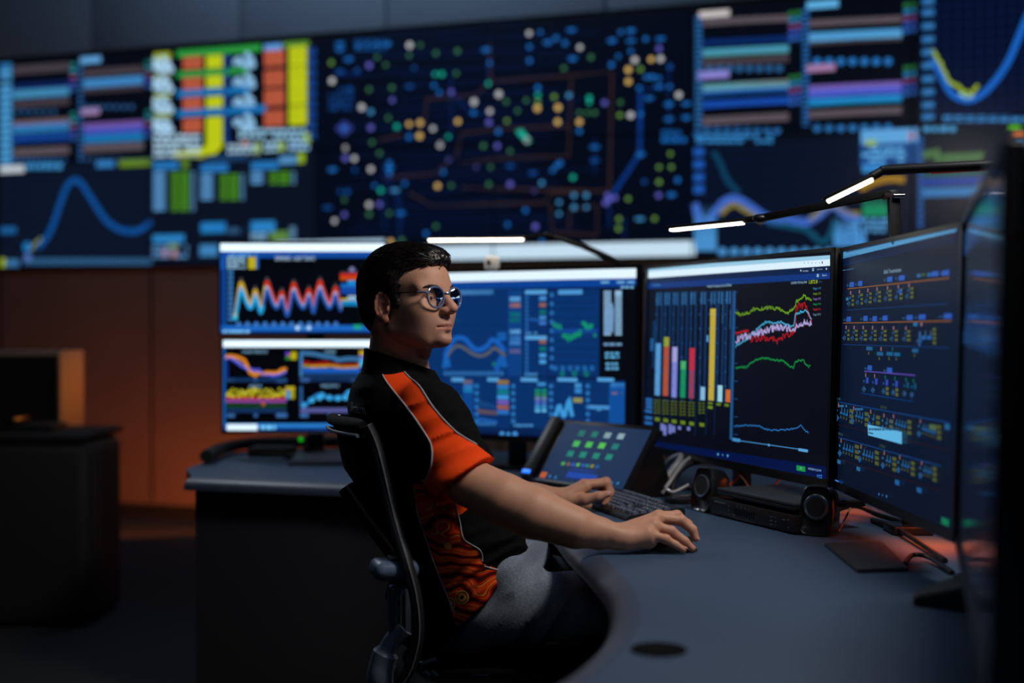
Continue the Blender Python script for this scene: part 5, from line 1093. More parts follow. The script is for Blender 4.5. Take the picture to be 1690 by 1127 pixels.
# skull, face
G.ell(Hd(-0.010, 0, 0.040), (0.098, 0.078, 0.076), HM, 0.02)
G.ell(Hd(0.046, 0, 0.048), (0.068, 0.064, 0.056), HM, 0.02)
G.ell(Hd(0.045, 0, -0.022), (0.070, 0.060, 0.070), HM, 0.02)
G.ell(Hd(0.050, 0, -0.064), (0.066, 0.048, 0.036), HM, 0.02)
for s in (1, -1):
    G.cone(Hd(0.018, 0.058 * s, -0.060), Hd(0.085, 0.026 * s, -0.082), 0.016, 0.015, 0.025)
    G.ell(Hd(0.078, 0.043 * s, -0.012), (0.026, 0.020, 0.020), HM, 0.025)
G.ell(Hd(0.108, 0, -0.081), (0.021, 0.023, 0.018), HM, 0.014)
G.ell(Hd(0.090, 0, -0.050), (0.034, 0.030, 0.026), HM, 0.018)
for s in (1, -1):
    G.ell(Hd(0.116, 0.033 * s, 0.008), (0.0150, 0.0185, 0.0115), HM, 0.020, sub=True)
for s in (1, -1):
    G.cone(Hd(0.105, 0.012 * s, 0.030), Hd(0.086, 0.050 * s, 0.031), 0.009, 0.008, 0.022)
    G.ell(Hd(0.091, 0.032 * s, 0.010), (0.0135, 0.0150, 0.0135), HM, 0.004)
    G.cone(Hd(0.099, 0.019 * s, 0.0095), Hd(0.096, 0.045 * s, 0.0095), 0.0026, 0.0024, 0.002, sub=True)
# nose
G.cone(Hd(0.108, 0, 0.024), Hd(0.134, 0, -0.008), 0.0085, 0.0105, 0.010)
G.ell(Hd(0.1375, 0, -0.0135), (0.0115, 0.0115, 0.0100), HM, 0.007)
for s in (1, -1):
    G.ell(Hd(0.1235, 0.0125 * s, -0.0185), (0.0125, 0.0075, 0.0085), HM, 0.006)
    G.ell(Hd(0.1275, 0.0068 * s, -0.0265), (0.0058, 0.0034, 0.0045), HM, 0.003, sub=True)
    G.ell(Hd(0.056, 0.0415 * s, -0.036), (0.044, 0.022, 0.036), HM, 0.03)
# mouth
for s in (1, -1):
    G.cone(Hd(0.1235, 0.0, -0.0475), Hd(0.1095, 0.023 * s, -0.0525), 0.0058, 0.0030, 0.005)
    G.cone(Hd(0.1215, 0.0, -0.0595), Hd(0.1090, 0.021 * s, -0.0560), 0.0068, 0.0034, 0.005)
    G.cone(Hd(0.1315, 0.0, -0.0535), Hd(0.1125, 0.0255 * s, -0.0545), 0.0016, 0.0018, 0.0025, sub=True)
G.ell(Hd(0.129, 0, -0.0695), (0.007, 0.016, 0.0045), HM, 0.007, sub=True)
# ears
for s in (1, -1):
    E_ = np.stack([HF * 0.93 + HR * s * -0.36 if False else HF * 0.92 - HR * s * 0.39, HR * 0.92 + HF * s * 0.39, HU], 1) @ rotm('Y', 10)
    ec = Hd(0.003, 0.0775 * s, -0.009)
    G.ell(ec, (0.0185, 0.0065, 0.0310), E_, 0.004)
    out = E_[:, 1] * s
    G.ell(ec + out * 0.008 + E_[:, 0] * 0.001 + HU * 0.002, (0.0115, 0.0080, 0.0220), E_, 0.003, sub=True)
    rim = [ec + E_[:, 0] * (0.0170 * math.cos(a)) + HU * (0.0285 * math.sin(a) + 0.001) + out * 0.0045 for a in [math.radians(q) for q in (20, 50, 80, 110, 140, 170, 200, 225)]]
    G.chain(rim, [0.0028, 0.0032, 0.0034, 0.0036, 0.0036, 0.0036, 0.0036, 0.0034], 0.003)
    G.chain([ec + E_[:, 0] * q[0] + HU * q[1] + out * 0.003 for q in ((0.008, 0.012), (-0.004, 0.010), (-0.008, -0.004), (-0.002, -0.016))], [0.0024, 0.003, 0.003, 0.0028], 0.004)
    G.ell(ec + E_[:, 0] * 0.012 + HU * -0.004 + out * 0.004, (0.0045, 0.004, 0.0065), E_, 0.004)
    G.ell(ec + E_[:, 0] * 0.006 - HU * 0.028 + out * 0.001, (0.0085, 0.0050, 0.0085), E_, 0.005)
    G.ell(ec + out * 0.004 + E_[:, 0] * 0.004 - HU * 0.006, (0.006, 0.006, 0.010), E_, 0.003, sub=True)
# neck
NB = A_((-0.268, 2.955, 1.085))
G.cone(Hd(-0.022, 0, -0.035), NB, 0.056, 0.064, 0.02)
G.cone(Hd(0.012, 0, -0.070), A_((-0.235, 2.950, 1.105)), 0.034, 0.048, 0.025)
for s in (1, -1): G.cone(Hd(-0.022, 0.058 * s, -0.045), A_((-0.200, 2.93, 1.085)) - TR * 0.02 * (1 - s), 0.014, 0.013, 0.02)
G.ell(Hd(0.062, 0, -0.112), (0.012, 0.010, 0.016), HM, 0.015)
# torso and legs (under the clothes)
TS = [(0.56, -0.130, 2.98, 0.095, 0.125), (0.66, -0.125, 2.98, 0.115, 0.148), (0.74, -0.117, 2.98, 0.122, 0.148), (0.85, -0.168, 2.98, 0.108, 0.148), (0.95, -0.222, 2.98, 0.104, 0.158), (1.03, -0.262, 2.975, 0.084, 0.14), (1.085, -0.27, 2.965, 0.055, 0.075)]
G.loft(TS, TF, TR, 0.03)
for S_ in (SHR, SHL): G.cone(A_((-0.265, 2.965, 1.055)), S_, 0.035, 0.048, 0.03)
HIPR, HIPL = A_((-0.10, 2.885, 0.575)), A_((-0.14, 3.07, 0.575)); KNR, KNL = A_((0.37, 2.84, 0.595)), A_((0.36, 3.14, 0.585)); ANR, ANL = A_((0.42, 2.86, 0.11)), A_((0.40, 3.14, 0.11))
for h_, k_, a_ in ((HIPR, KNR, ANR), (HIPL, KNL, ANL)):
    G.cone(h_ + A_((0.03, 0.03 if h_ is HIPR else 0, 0)), k_, 0.055, 0.045, 0.03); G.cone(k_, a_, 0.048, 0.034, 0.03); G.cone(a_, a_ + A_((0.13, 0.0, -0.055)), 0.032, 0.026, 0.02)
# right arm
RA = [SHR + A_((0.01, 0, -0.02)), A_(P(775, 796, 2.735)), A_(P(832, 824, 2.705)), A_(P(880, 846, 2.69)), A_(P(950, 871, 2.69)), A_(P(990, 880, 2.695)), A_(P(1012, 883, 2.70))]
G.chain(RA, [0.052, 0.051, 0.054, 0.0545, 0.0430, 0.0330, 0.0265], 0.006)
WR_ = A_(P(1022, 884, 2.70))
def wrist(c, along, side, up):
    for q in (-0.013, 0.013): G.cone(c - along * 0.045 + side * q * 0.8, c + along * 0.01 + side * q, 0.0245, 0.0215, 0.006)
def hand(wr, mcps, fingers, thumb, up, rr=1.0):
    """wr: wrist centre; mcps: four knuckles (index..little); fingers: three more joints for each; thumb: four joints"""
    cen = (mcps[1] + mcps[2]) / 2
    for i, m in enumerate(mcps):
        base = wr + (m - cen) * 0.42
        G.cone(base, m - up * 0.002, 0.0190, 0.0140 if i < 3 else 0.0130, 0.010)
        G.cone(base + (m - base) * 0.35 - up * 0.008, m - up * 0.008, 0.015, 0.0125, 0.014)
    for i, (m, f) in enumerate(zip(mcps, fingers)):
        s = (1.0, 1.03, 0.97, 0.86)[i] * rr
        pts = [m] + list(f); G.chain(pts, [0.0118 * s, 0.0106 * s, 0.0094 * s, 0.0079 * s], 0.0035)
        G.ell(m + up * 0.003, (0.0095 * s,) * 3, None, 0.008); G.ell(f[0] + up * 0.0012, (0.0106 * s,) * 3, None, 0.005)
    G.chain(thumb, [0.0180 * rr, 0.0140 * rr, 0.0118 * rr, 0.0092 * rr], 0.007)
UP = A_((0, 0, 1.0))
mR = [A_(P(1087, 852, 2.752)), A_(P(1084, 854, 2.727)), A_(P(1079, 867, 2.702)), A_(P(1070, 880, 2.684))]
fR = [[A_((0.352, 2.762, 0.808)), A_((0.376, 2.760, 0.790)), A_((0.386, 2.757, 0.772))],
      [A_(P(1124, 859, 2.732)), A_(P(1143, 874, 2.728)), A_(P(1148, 888, 2.725))],
      [A_(P(1108, 877, 2.700)), A_(P(1130, 893, 2.698)), A_(P(1142, 905, 2.698))],
      [A_(P(1099, 890, 2.680)), A_(P(1115, 899, 2.679)), A_(P(1128, 907, 2.679))]]
tR = [A_((0.246, 2.735, 0.772)), A_((0.285, 2.765, 0.765)), A_((0.318, 2.768, 0.760)), A_((0.342, 2.762, 0.757))]
alR = (mR[1] - WR_); alR /= np.linalg.norm(alR); sdR = np.cross(alR, UP); sdR /= np.linalg.norm(sdR)
aw = WR_ - RA[3]; aw /= np.linalg.norm(aw); wrist(WR_, aw, sdR, UP)
hand(WR_, mR, fR, tR, UP)
G.cone(WR_ + A_((0.012, -0.006, -0.001)), A_(P(1072, 893, 2.690)), 0.0200, 0.0160, 0.010)
# left arm
LW = A_(P(926, 822, 3.33)); LE = A_((-0.09, 3.34, 0.80))
G.chain([SHL + A_((0.01, 0, -0.02)), LE, A_(P(885, 822, 3.335)), LW], [0.052, 0.048, 0.034, 0.027], 0.02)
mL = [A_(P(966, 800, 3.325)), A_(P(964, 799, 3.350)), A_(P(961, 801, 3.374)), A_(P(957, 805, 3.394))]
fL = [[A_(P(1001, 797, 3.330)), A_(P(1006, 815, 3.325)), A_(P(999, 831, 3.32))],
      [A_(P(1001, 795, 3.355)), A_(P(1008, 811, 3.36)), A_(P(1004, 826, 3.36))],
      [A_(P(996, 797, 3.380)), A_(P(1004, 812, 3.388)), A_(P(1000, 826, 3.388))],
      [A_(P(988, 801, 3.402)), A_(P(996, 814, 3.408)), A_(P(992, 826, 3.408))]]
tL = [A_(P(940, 828, 3.318)), A_(P(966, 824, 3.295)), A_(P(988, 819, 3.285)), A_(P(1003, 815, 3.283))]
alL = mL[1] - LW; alL /= np.linalg.norm(alL); sdL = np.cross(alL, UP); sdL /= np.linalg.norm(sdL)
aw = LW - LE; aw /= np.linalg.norm(aw); wrist(LW, aw, sdL, UP)
hand(LW, mL, fL, tL, UP, 1.0)
G.cone(LW + A_((0.02, 0, -0.006)), A_(P(968, 833, 3.35)), 0.019, 0.015, 0.012)
V, Fc = G.mesh(0.0027)
man = thing('person', 'seated man in black and orange polo shirt and glasses, hand on a mouse', 'person', (-0.13, 2.98, 0.0))
body_me = field_mesh('body', V, Fc)
# skin colour of its own: redder ears, lips and knuckles, bluish shaved beard
hl = to_head(V); base = A_(lin((198, 148, 122))); C_ = np.tile(base, (len(V), 1))
def blend(m, col): 
    global C_
    m = np.clip(m, 0, 1)[:, None]; C_ = C_ * (1 - m) + A_(lin(col)) * m
onhead = (np.abs(hl[:, 0]) < 0.2) & (np.abs(hl[:, 1]) < 0.11) & (hl[:, 2] > -0.16)
blend(onhead * np.clip(1 - poly_sd(hl[:, 0], hl[:, 2], [(0.02, -0.03), (0.06, -0.045), (0.10, -0.035), (0.15, -0.033), (0.15, -0.12), (0.03, -0.11)]) / 0.012, 0, 1) * 0.30, (150, 118, 108))
lip = onhead * (hl[:, 0] > 0.104) * (np.abs(hl[:, 1]) < 0.025) * np.clip(1.4 - np.abs(hl[:, 2] + 0.0535) / 0.0075, 0, 1)
blend(lip * 0.75, (186, 112, 102))
blend(onhead * np.clip((np.abs(hl[:, 1]) - 0.070) / 0.006, 0, 1) * (np.abs(hl[:, 0] + 0.006) < 0.03) * (hl[:, 2] < 0.03) * 0.5, (206, 120, 100))
blend(onhead * np.exp(-((hl[:, 0] - 0.138) ** 2 + hl[:, 1] ** 2 + (hl[:, 2] + 0.014) ** 2) / 0.0004) * 0.4, (204, 128, 108))
for kx in mR + mL + [f[0] for f in fR + fL] + [f[2] for f in fR + fL] + [tR[3], tL[3]]:
    blend(np.exp(-((V - kx) ** 2).sum(1) / 0.00012) * 0.42, (206, 118, 96))
C_ *= (1 + 0.05 * vnoise(V, 90, 3, 3))[:, None]
set_col(body_me, 'Skin', C_)
M_SKIN = mat('skin', (200, 150, 125), 0.5, spec=0.4, bump=0.25, nscale=420); nt = M_SKIN.node_tree; bs = nt.nodes['Principled BSDF']
at_ = nt.nodes.new('ShaderNodeAttribute'); at_.attribute_name = 'Skin'; nt.links.new(at_.outputs['Color'], bs.inputs['Base Color'])
bs.inputs['Subsurface Weight'].default_value = 0.12; bs.inputs['Subsurface Radius'].default_value = (0.012, 0.005, 0.003); bs.inputs['Subsurface Scale'].default_value = 0.6
body = link('body', body_me, M_SKIN); adopt(body, man)
# finger nails on the visible hand tips
M_NAIL = mat('nail', (214, 160, 146), 0.3)
def nail(tip, prev, side, k=1.0):
    d = tip - prev; d /= np.linalg.norm(d); s = np.cross(d, side); s /= np.linalg.norm(s); n_ = np.cross(s, d); R = Matrix([list(r) for r in np.stack([d, s, n_], 1)])
    adopt(MB().sphere(Vector(tip + d * 0.0012 + n_ * 0.0063 * k), 1.0, (0.0060 * k, 0.0048 * k, 0.0016), n=8, rot=R).build('fingernail', M_NAIL), man)
for f in fR + fL: nail(f[2], f[1], UP)
for t in (tR, tL): nail(t[3], t[2], A_((0, -1, 0.25)), 1.18)
# eyes
for s in (1, -1):
    c = Vector(Hd(0.0915, 0.032 * s, 0.010)); R = Matrix([list(r) for r in HM])
    e = MB().sphere(c, 0.0128, n=14).build('eyeball', mat('eye_white', (190, 190, 188), 0.15), man)
    gz = Vector(HF * 0.985 + HR * 0.12 + HU * -0.08).normalized()
    adopt(MB().sphere(c + gz * 0.0098, 0.0050, n=10).build('iris', mat('iris_dark', (30, 24, 20), 0.1)), man)
# eyebrows
for s in (1, -1):
    adopt(MB().tube(smooth_path([Hd(0.1145, 0.013 * s, 0.0300), Hd(0.1130, 0.026 * s, 0.0345), Hd(0.1045, 0.042 * s, 0.0355), Hd(0.0930, 0.055 * s, 0.0300)], 6), [0.0026] * 6 + [0.0032] * 7 + [0.0024] * 3 + [0.0018, 0.0014, 0.001], n=8).build('eyebrow', mat('brow_hair', (24, 19, 16), 0.7)), man)

# ------------------------------------------------------------------ hair
HP = [(0.128, 0.17), (0.118, 0.110), (0.108, 0.086), (0.090, 0.080), (0.062, 0.066), (0.050, 0.045), (0.046, 0.028), (0.043, 0.0), (0.038, -0.014), (0.027, -0.014), (0.024, 0.008), (0.014, 0.022), (-0.004, 0.026), (-0.018, 0.012), (-0.025, -0.012), (-0.034, -0.038), (-0.056, -0.058), (-0.085, -0.066), (-0.14, -0.075), (-0.17, 0.17)]
HG = Field()
HG.ell(Hd(-0.013, 0, 0.044), (0.1025, 0.0840, 0.083), HM, 0.01)
HG.ell(Hd(0.020, 0, 0.090), (0.088, 0.062, 0.040), HM, 0.03)
HG.ell(Hd(0.062, -0.004, 0.097), (0.048, 0.052, 0.024), HM, 0.02)
HG.ell(Hd(-0.062, 0, -0.010), (0.044, 0.060, 0.062), HM, 0.03)
for s in (1, -1): HG.cone(Hd(0.020, 0.067 * s, 0.050), Hd(0.034, 0.0645 * s, -0.004), 0.012, 0.0075, 0.015)
def hair_post(p, d):
    q = to_head(p); m = poly_sd(q[:, 0] + 0.006 * vnoise(p, 160, 5, 1), q[:, 2] + 0.006 * vnoise(p, 140, 6, 1), HP)
    k = 0.006; h = np.clip(0.5 - 0.5 * (d - m) / k, 0, 1); e = d * (1 - h) + m * h + k * h * (1 - h)
    fl = np.stack([q[:, 0] * 22 + q[:, 2] * 10, q[:, 1] * 190 + q[:, 2] * 60, q[:, 2] * 90 - q[:, 0] * 60], 1)
    return e + 0.0042 * vnoise(fl, 1.0, 8, 2)
Vh, Fh = HG.mesh(0.0026, post=hair_post)
M_HAIR = mat('dark_hair', (13, 11, 10), 0.38, spec=0.6, noise=0.4, nscale=300)
hair = link('hair', field_mesh('hair', Vh, Fh), M_HAIR); adopt(hair, man)
# combed strands lying on the hair
rs_ = np.random.RandomState(4); qh = to_head(Vh); cand = np.where((poly_sd(qh[:, 0], qh[:, 2], HP) < -0.004))[0]; pick = rs_.choice(cand, 4200); p0 = Vh[pick]
SEG = 7; path = [p0]; p = p0.copy(); stp = rs_.uniform(0.003, 0.0065, len(p0))[:, None]
for k in range(SEG):
    g = HG.grad(p); q = to_head(p); top = np.clip((q[:, 2] - 0.05) / 0.06, 0, 1)[:, None]
    d = (HF * -1.0 + HU * 0.15 + HR * 0.25) * top + (HF * -0.65 - HU * 0.75) * (1 - top)
    d = d + 0.25 * np.stack([vnoise(p, 60, 11 + i, 1) for i in range(3)], 1); d = d - g * (d * g).sum(1)[:, None]; d /= vlen(d)[:, None]
    p = p + d * stp; dd = HG.value(p); p = p - HG.grad(p) * (dd - 0.0014 - 0.0022 * rs_.rand(len(p)) * (k > 2))[:, None]; path.append(p)
path = np.stack(path, 1); n_ = len(p0); tan = np.gradient(path, axis=1); tan /= np.linalg.norm(tan, axis=2, keepdims=True) + 1e-9
ref = np.cross(tan, np.tile(HU + HR * 0.3, (n_, SEG + 1, 1))); ref /= np.linalg.norm(ref, axis=2, keepdims=True) + 1e-9; bi_ = np.cross(tan, ref)
rad = (0.00085 * np.array([0.6, 1, 1, 1, 0.95, 0.8, 0.6, 0.25]))[None, :, None]
ring = np.stack([path + rad * (ref * math.cos(a) + bi_ * math.sin(a)) for a in (0, 2.094, 4.189)], 2)   # n,seg,3,3
VV = ring.reshape(-1, 3); idx = np.arange(n_ * (SEG + 1) * 3).reshape(n_, SEG + 1, 3)
FF = np.concatenate([np.stack([idx[:, :-1, k], idx[:, :-1, (k + 1) % 3], idx[:, 1:, (k + 1) % 3], idx[:, 1:, k]], -1).reshape(-1, 4) for k in range(3)])
st = link('hair_strands', field_mesh('hair_strands', VV, FF), mat('hair_strand', (34, 29, 27), 0.28, spec=0.8)); st.parent = hair
st.matrix_parent_inverse = Matrix()

# ------------------------------------------------------------------ polo shirt
SG = Field()
TSH = [(0.50, -0.120, 2.98, 0.146, 0.186), (0.60, -0.124, 2.98, 0.144, 0.180), (0.66, -0.125, 2.98, 0.138, 0.167), (0.74, -0.113, 2.98, 0.141, 0.165), (0.80, -0.136, 2.98, 0.135, 0.164), (0.85, -0.166, 2.98, 0.128, 0.164), (0.95, -0.226, 2.98, 0.126, 0.176), (1.03, -0.268, 2.975, 0.109, 0.164), (1.075, -0.274, 2.962, 0.090, 0.125), (1.105, -0.272, 2.955, 0.074, 0.088)]
SG.loft(TSH, TF, TR, 0.03)
for S_ in (SHR, SHL): SG.cone(A_((-0.268, 2.965, 1.048)), S_ + A_((0, 0, 0.004)), 0.060, 0.066, 0.04)
hemR = A_(P(766, 793, 2.742)); dR = hemR - SHR; dR /= np.linalg.norm(dR); hn = dR * 0.93 + A_((0.10, 0, 0.28)) ; hn = A_((0.61, -0.30, -0.73)); hn /= np.linalg.norm(hn)
hemR = A_(P(765, 792, 2.742))
SG.cone(SHR, hemR + dR * 0.05, 0.070, 0.0785, 0.03, clip=(hemR, hn))
dL = LE - SHL; dL /= np.linalg.norm(dL); hemL = SHL + dL * 0.22
SG.cone(SHL, hemL + dL * 0.05, 0.070, 0.074, 0.03, clip=(hemL, dL))
SG.cone(hemR - dR * 0.05, hemR + dR * 0.09, 0.060, 0.070, 0.004, sub=True)
SG.cone(hemL - dL * 0.05, hemL + dL * 0.09, 0.056, 0.064, 0.004, sub=True)
# folds: raised ridges laid where cloth bunches (picture position of the near side, depth)
def ridge(px, Y, r=0.008, sink=0.004):
    pts = [A_(P(x, y, Y)) for x, y in px]; return pts
FOLDS = []
def shirt_post(p, d):
    u, v = project_np(p)
    q = p - A_((-0.2, 2.98, 0.9)); qf, qr = q @ TF, q @ TR
    al = (p - SHR) @ dR; sleeve = np.clip((al + 0.05) / 0.08, 0, 1) * (qr > 0.08)
    rdg = lambda c, sd_: 1 - 2.2 * np.abs(vnoise(c, 1.0, sd_, 1))
    w1 = vnoise(np.stack([u / 60 + v / 30, (v - u * 0.5) / 150, qr * 4], 1), 1.0, 21, 2)
    w2 = rdg(np.stack([(v + u * 0.30) / 30.0, (u - v * 0.2) / 95, qr * 5], 1), 22)
    w3 = rdg(np.stack([(v * 0.92 + u * 0.38 + 0.0012 * (u - 700) * (v - 700)) / 21.0, (u - v) / 110, qr * 4], 1), 23)
    waist = np.clip((0.87 - p[:, 2]) / 0.14, 0, 1)
    d = d + 0.0050 * w1 - waist * 0.0065 * w2 - sleeve * 0.0052 * w3
    # hem line, rising to the front over the lap
    hem = 0.572 + 1.02 * (p[:, 0] + 0.10) + 0.010 * vnoise(p, 22, 30, 1); e = hem - p[:, 2]
    return np.maximum(d, e)
Vs, Fs = SG.mesh(0.0042, post=shirt_post)
# collar: a flaring band around the neck with a turned down leaf
CG = Field(); ca = A_((-0.266, 2.952, 1.16)); cb_ = A_((-0.262, 2.955, 1.02))
def collar_fn(p):
    t = np.clip((1.165 - p[:, 2]) / 0.13, 0, 1); cx = -0.268 + 0.022 * t; cy = 2.950; r = 0.0655 + 0.052 * t ** 1.5
    dx, dy = p[:, 0] - cx, p[:, 1] - cy; ang = np.arctan2(dx * TR[0] + dy * TR[1], dx * TF[0] + dy * TF[1]); rr = np.sqrt(dx * dx + dy * dy)
    d = (np.abs(rr - r) - 0.0042) * 0.85
    fr = 0.5 + 0.5 * np.cos(ang); topz = 1.163 - 0.052 * fr; botz = 1.095 - 0.050 * fr ** 1.3
    d = np.maximum(d, p[:, 2] - topz); d = np.maximum(d, botz - p[:, 2]); return np.maximum(d, 0.16 - np.abs(ang))
CG.put(collar_fn, (-0.40, 2.82, 1.02), (-0.13, 3.09, 1.17), 0.004)
Vc, Fcq = CG.mesh(0.003)
M_SHIRT = mat('polo_fabric', (8, 8, 10), 0.9, spec=0.15, bump=0.35, nscale=900)
nt = M_SHIRT.node_tree; bs = nt.nodes['Principled BSDF']; N_ = nt.nodes.new; LK = nt.links.new
at_ = N_('ShaderNodeAttribute'); at_.attribute_name = 'Zone'; sp = N_('ShaderNodeSeparateColor'); LK(at_.outputs['Color'], sp.inputs['Color'])
def step(sock):
    m = N_('ShaderNodeMath'); m.operation = 'GREATER_THAN'; m.inputs[1].default_value = 0.5; LK(sock, m.inputs[0]); return m.outputs[0]
tc = N_('ShaderNodeTexCoord')
vo = N_('ShaderNodeTexVoronoi'); vo.inputs['Scale'].default_value = 23; LK(tc.outputs['Object'], vo.inputs['Vector'])
wv = N_('ShaderNodeTexWave'); wv.inputs['Scale'].default_value = 10; wv.inputs['Distortion'].default_value = 14; wv.inputs['Detail'].default_value = 1.0; wv.bands_direction = 'Z'; LK(tc.outputs['Object'], wv.inputs['Vector'])
r1 = N_('ShaderNodeValToRGB'); cr = r1.color_ramp; cr.interpolation = 'EASE'
for i, (p_, c_) in enumerate(((0.0, (60, 8, 6)), (0.22, (150, 22, 12)), (0.45, (236, 74, 22)), (0.64, (190, 34, 14)), (0.80, (246, 170, 66)), (0.88, (226, 70, 22)))):
    el = cr.elements[i] if i < 2 else cr.elements.new(p_); el.position = p_; el.color = lin(c_) + (1,)
LK(wv.outputs['Fac'], r1.inputs['Fac'])
r2 = N_('ShaderNodeValToRGB'); cr = r2.color_ramp; cr.interpolation = 'CONSTANT'
for i, (p_, c_) in enumerate(((0.0, (60, 8, 6)), (0.10, (240, 180, 70)), (0.22, (110, 16, 10)), (0.28, (244, 190, 90)), (0.34, (190, 40, 16)))):
    el = cr.elements[i] if i < 2 else cr.elements.new(p_); el.position = p_; el.color = lin(c_) + (1,)
LK(vo.outputs['Distance'], r2.inputs['Fac'])
lt_ = N_('ShaderNodeMath'); lt_.operation = 'LESS_THAN'; lt_.inputs[1].default_value = 0.36; LK(vo.outputs['Distance'], lt_.inputs[0])
hh_ = N_('ShaderNodeSeparateColor'); LK(vo.outputs['Color'], hh_.inputs['Color']); g2 = N_('ShaderNodeMath'); g2.operation = 'GREATER_THAN'; g2.inputs[1].default_value = 0.5; LK(hh_.outputs[0], g2.inputs[0])
ml = N_('ShaderNodeMath'); ml.operation = 'MULTIPLY'; LK(lt_.outputs[0], ml.inputs[0]); LK(g2.outputs[0], ml.inputs[1])
def mixc(f, a, b):
    m = N_('ShaderNodeMix'); m.data_type = 'RGBA'; LK(f, m.inputs['Factor'])
    for k, v in (('A', a), ('B', b)):
        if isinstance(v, tuple): m.inputs[k].default_value = lin(v) + (1,)
        else: LK(v, m.inputs[k])
    return m.outputs['Result']
pat = mixc(ml.outputs[0], r1.outputs['Color'], r2.outputs['Color'])
c1 = mixc(step(sp.outputs[1]), (7, 7, 9), pat); c2 = mixc(step(sp.outputs[0]), c1, (255, 78, 20)); LK(c2, bs.inputs['Base Color'])
sm = field_mesh('shirt', Vs, Fs)
STRIPE = [(623, 598), (638, 630), (671, 671), (699, 711), (712, 736), (712, 766), (700, 799), (715, 828), (760, 850), (830, 790), (818, 758), (787, 734), (751, 711), (716, 673), (693.5, 638), (676, 623), (658, 600)]
PANEL = [(680, 796), (705, 790), (751, 815), (752, 832), (759, 862), (766.5, 890), (792, 908), (795, 930), (806, 933), (838, 945), (842, 990), (800, 1000), (790, 1030), (752, 1030), (734, 973), (717, 930), (701, 882), (688.5, 842)]
u_, v_ = project_np(Vs); rel = (Vs - A_((-0.2, 2.98, 0.9))) @ TR
sd1 = poly_sd(u_, v_, STRIPE); sd2 = poly_sd(u_, v_, PANEL)
near = (rel > 0.0); armz = ((Vs - SHR) @ dR > 0.03) & (np.linalg.norm(np.cross(Vs - SHR, dR), axis=1) < 0.10)
# same stripe and panel on his left side, mirrored across the middle of the torso
cmid = A_((-0.2, 2.98, 0.9)); Vm = Vs - 2 * ((Vs - cmid) @ TR)[:, None] * TR; um, vm = project_np(Vm); s1m = poly_sd(um, vm, STRIPE); s2m = poly_sd(um, vm, PANEL)
facing = (Vs[:, 1] < SHR[1] + 0.16)
sd1 = np.where(near, sd1, s1m); sd2 = np.where(near, sd2, s2m)
Z_ = np.zeros((len(Vs), 3)); Z_[:, 0] = np.clip(0.5 - sd1 / 60, 0, 1); Z_[:, 1] = np.clip(0.5 - sd2 / 60, 0, 1)
set_col(sm, 'Zone', Z_)
shirt = link('shirt', sm, M_SHIRT); adopt(shirt, man)
col_me = field_mesh('collar', Vc, Fcq)
cl_ = link('collar', col_me, mat('collar_knit', (9, 9, 11), 0.95, spec=0.15, bump=0.4, nscale=700)); adopt(cl_, man)
BV = BVHTree.FromPolygons([Vector(v) for v in Vs], [list(f) for f in Fs]); CAMP = Vector((0, 0, CAM_Z))
def hit(px, py, off=0.001):
    d = ray(px, py).normalized(); loc, n, i, dist = BV.ray_cast(CAMP, d)
    if loc is None: return None
    if n.dot(d) > 0: n = -n
    return loc + n * off
pb_ = MB()
def piping(px):
    pts = []
    for q in smooth_path([(x, y, 0) for x, y in px], 10):
        h_ = hit(q.x, q.y, 0.0008)
        if h_ is not None and (not pts or (h_ - pts[-1]).length < 0.06): pts.append(h_)
    if len(pts) > 3: pb_.tube(pts, 0.0017, n=6)
piping([(623, 599), (638, 630), (671, 671), (699, 711), (712, 736), (712, 766), (700, 799)])
piping([(658, 603), (676, 623), (693, 638), (716, 673), (751, 711), (787, 734)])
piping([(752, 832), (759, 862), (766, 890), (792, 908), (796, 926)]); piping([(800, 934), (812, 938), (834, 944)]); piping([(687, 830), (690, 850), (701, 882), (717, 930), (734, 973), (750, 1012)])
adopt(pb_.build('piping', mat('white_piping', (176, 182, 192), 0.6)), man)
lb = MB()
def back_hit(q_, z_):
    o = A_((-0.27, 2.975, 0)) + TR * q_ - TF * 0.5; loc, n, i_, d_ = BV.ray_cast(Vector((o[0], o[1], z_)), Vector(TF))
    return None if loc is None else loc - Vector(TF) * 0.0014
for body_, q0, q1, zb, cap in (('Western', 0.012, 0.104, 1.0185, 0.0235), ('Power', 0.012, 0.078, 0.988, 0.0235)):
    ps = text_polys(body_); tw_ = max(a for p in ps for a, b in p)
    for p in ps:
        q = [back_hit(q0 + (q1 - q0) * a / tw_, zb + b / 0.7 * cap) for a, b in p]
        if all(x is not None for x in q): lb.bm.faces.new([lb.bm.verts.new(x) for x in q])
adopt(lb.build('back_lettering', mat('print_grey', (235, 238, 245), 0.6), smooth=False), man)

# ------------------------------------------------------------------ trousers and shoes
PG = Field()
PG.ell(A_((-0.115, 2.975, 0.575)), (0.120, 0.150, 0.112), None, 0.03)
for h_, k_, a_ in ((HIPR, KNR, ANR), (HIPL, KNL, ANL)):
    PG.cone(h_ + A_((0.05, 0.03 if h_ is HIPR else 0, 0.0)), k_ + A_((0, 0, 0.012)), 0.082, 0.066, 0.04); PG.cone(k_, a_ + A_((0, 0, 0.02)), 0.064, 0.055, 0.03)
PG.cone(A_((-0.015, 2.88, 0.655)), A_((0.03, 3.05, 0.675)), 0.05, 0.055, 0.035)
def trouser_post(p, d):
    u, v = project_np(p); w = 1 - 2.2 * np.abs(vnoise(np.stack([(u * 0.9 + v * 0.6) / 34, (u * 0.5 - v) / 110, p[:, 1] * 5], 1), 1.0, 41, 1)); return d - 0.008 * w * np.clip(1.3 - np.abs(p[:, 0] - 0.02) / 0.2, 0.25, 1)
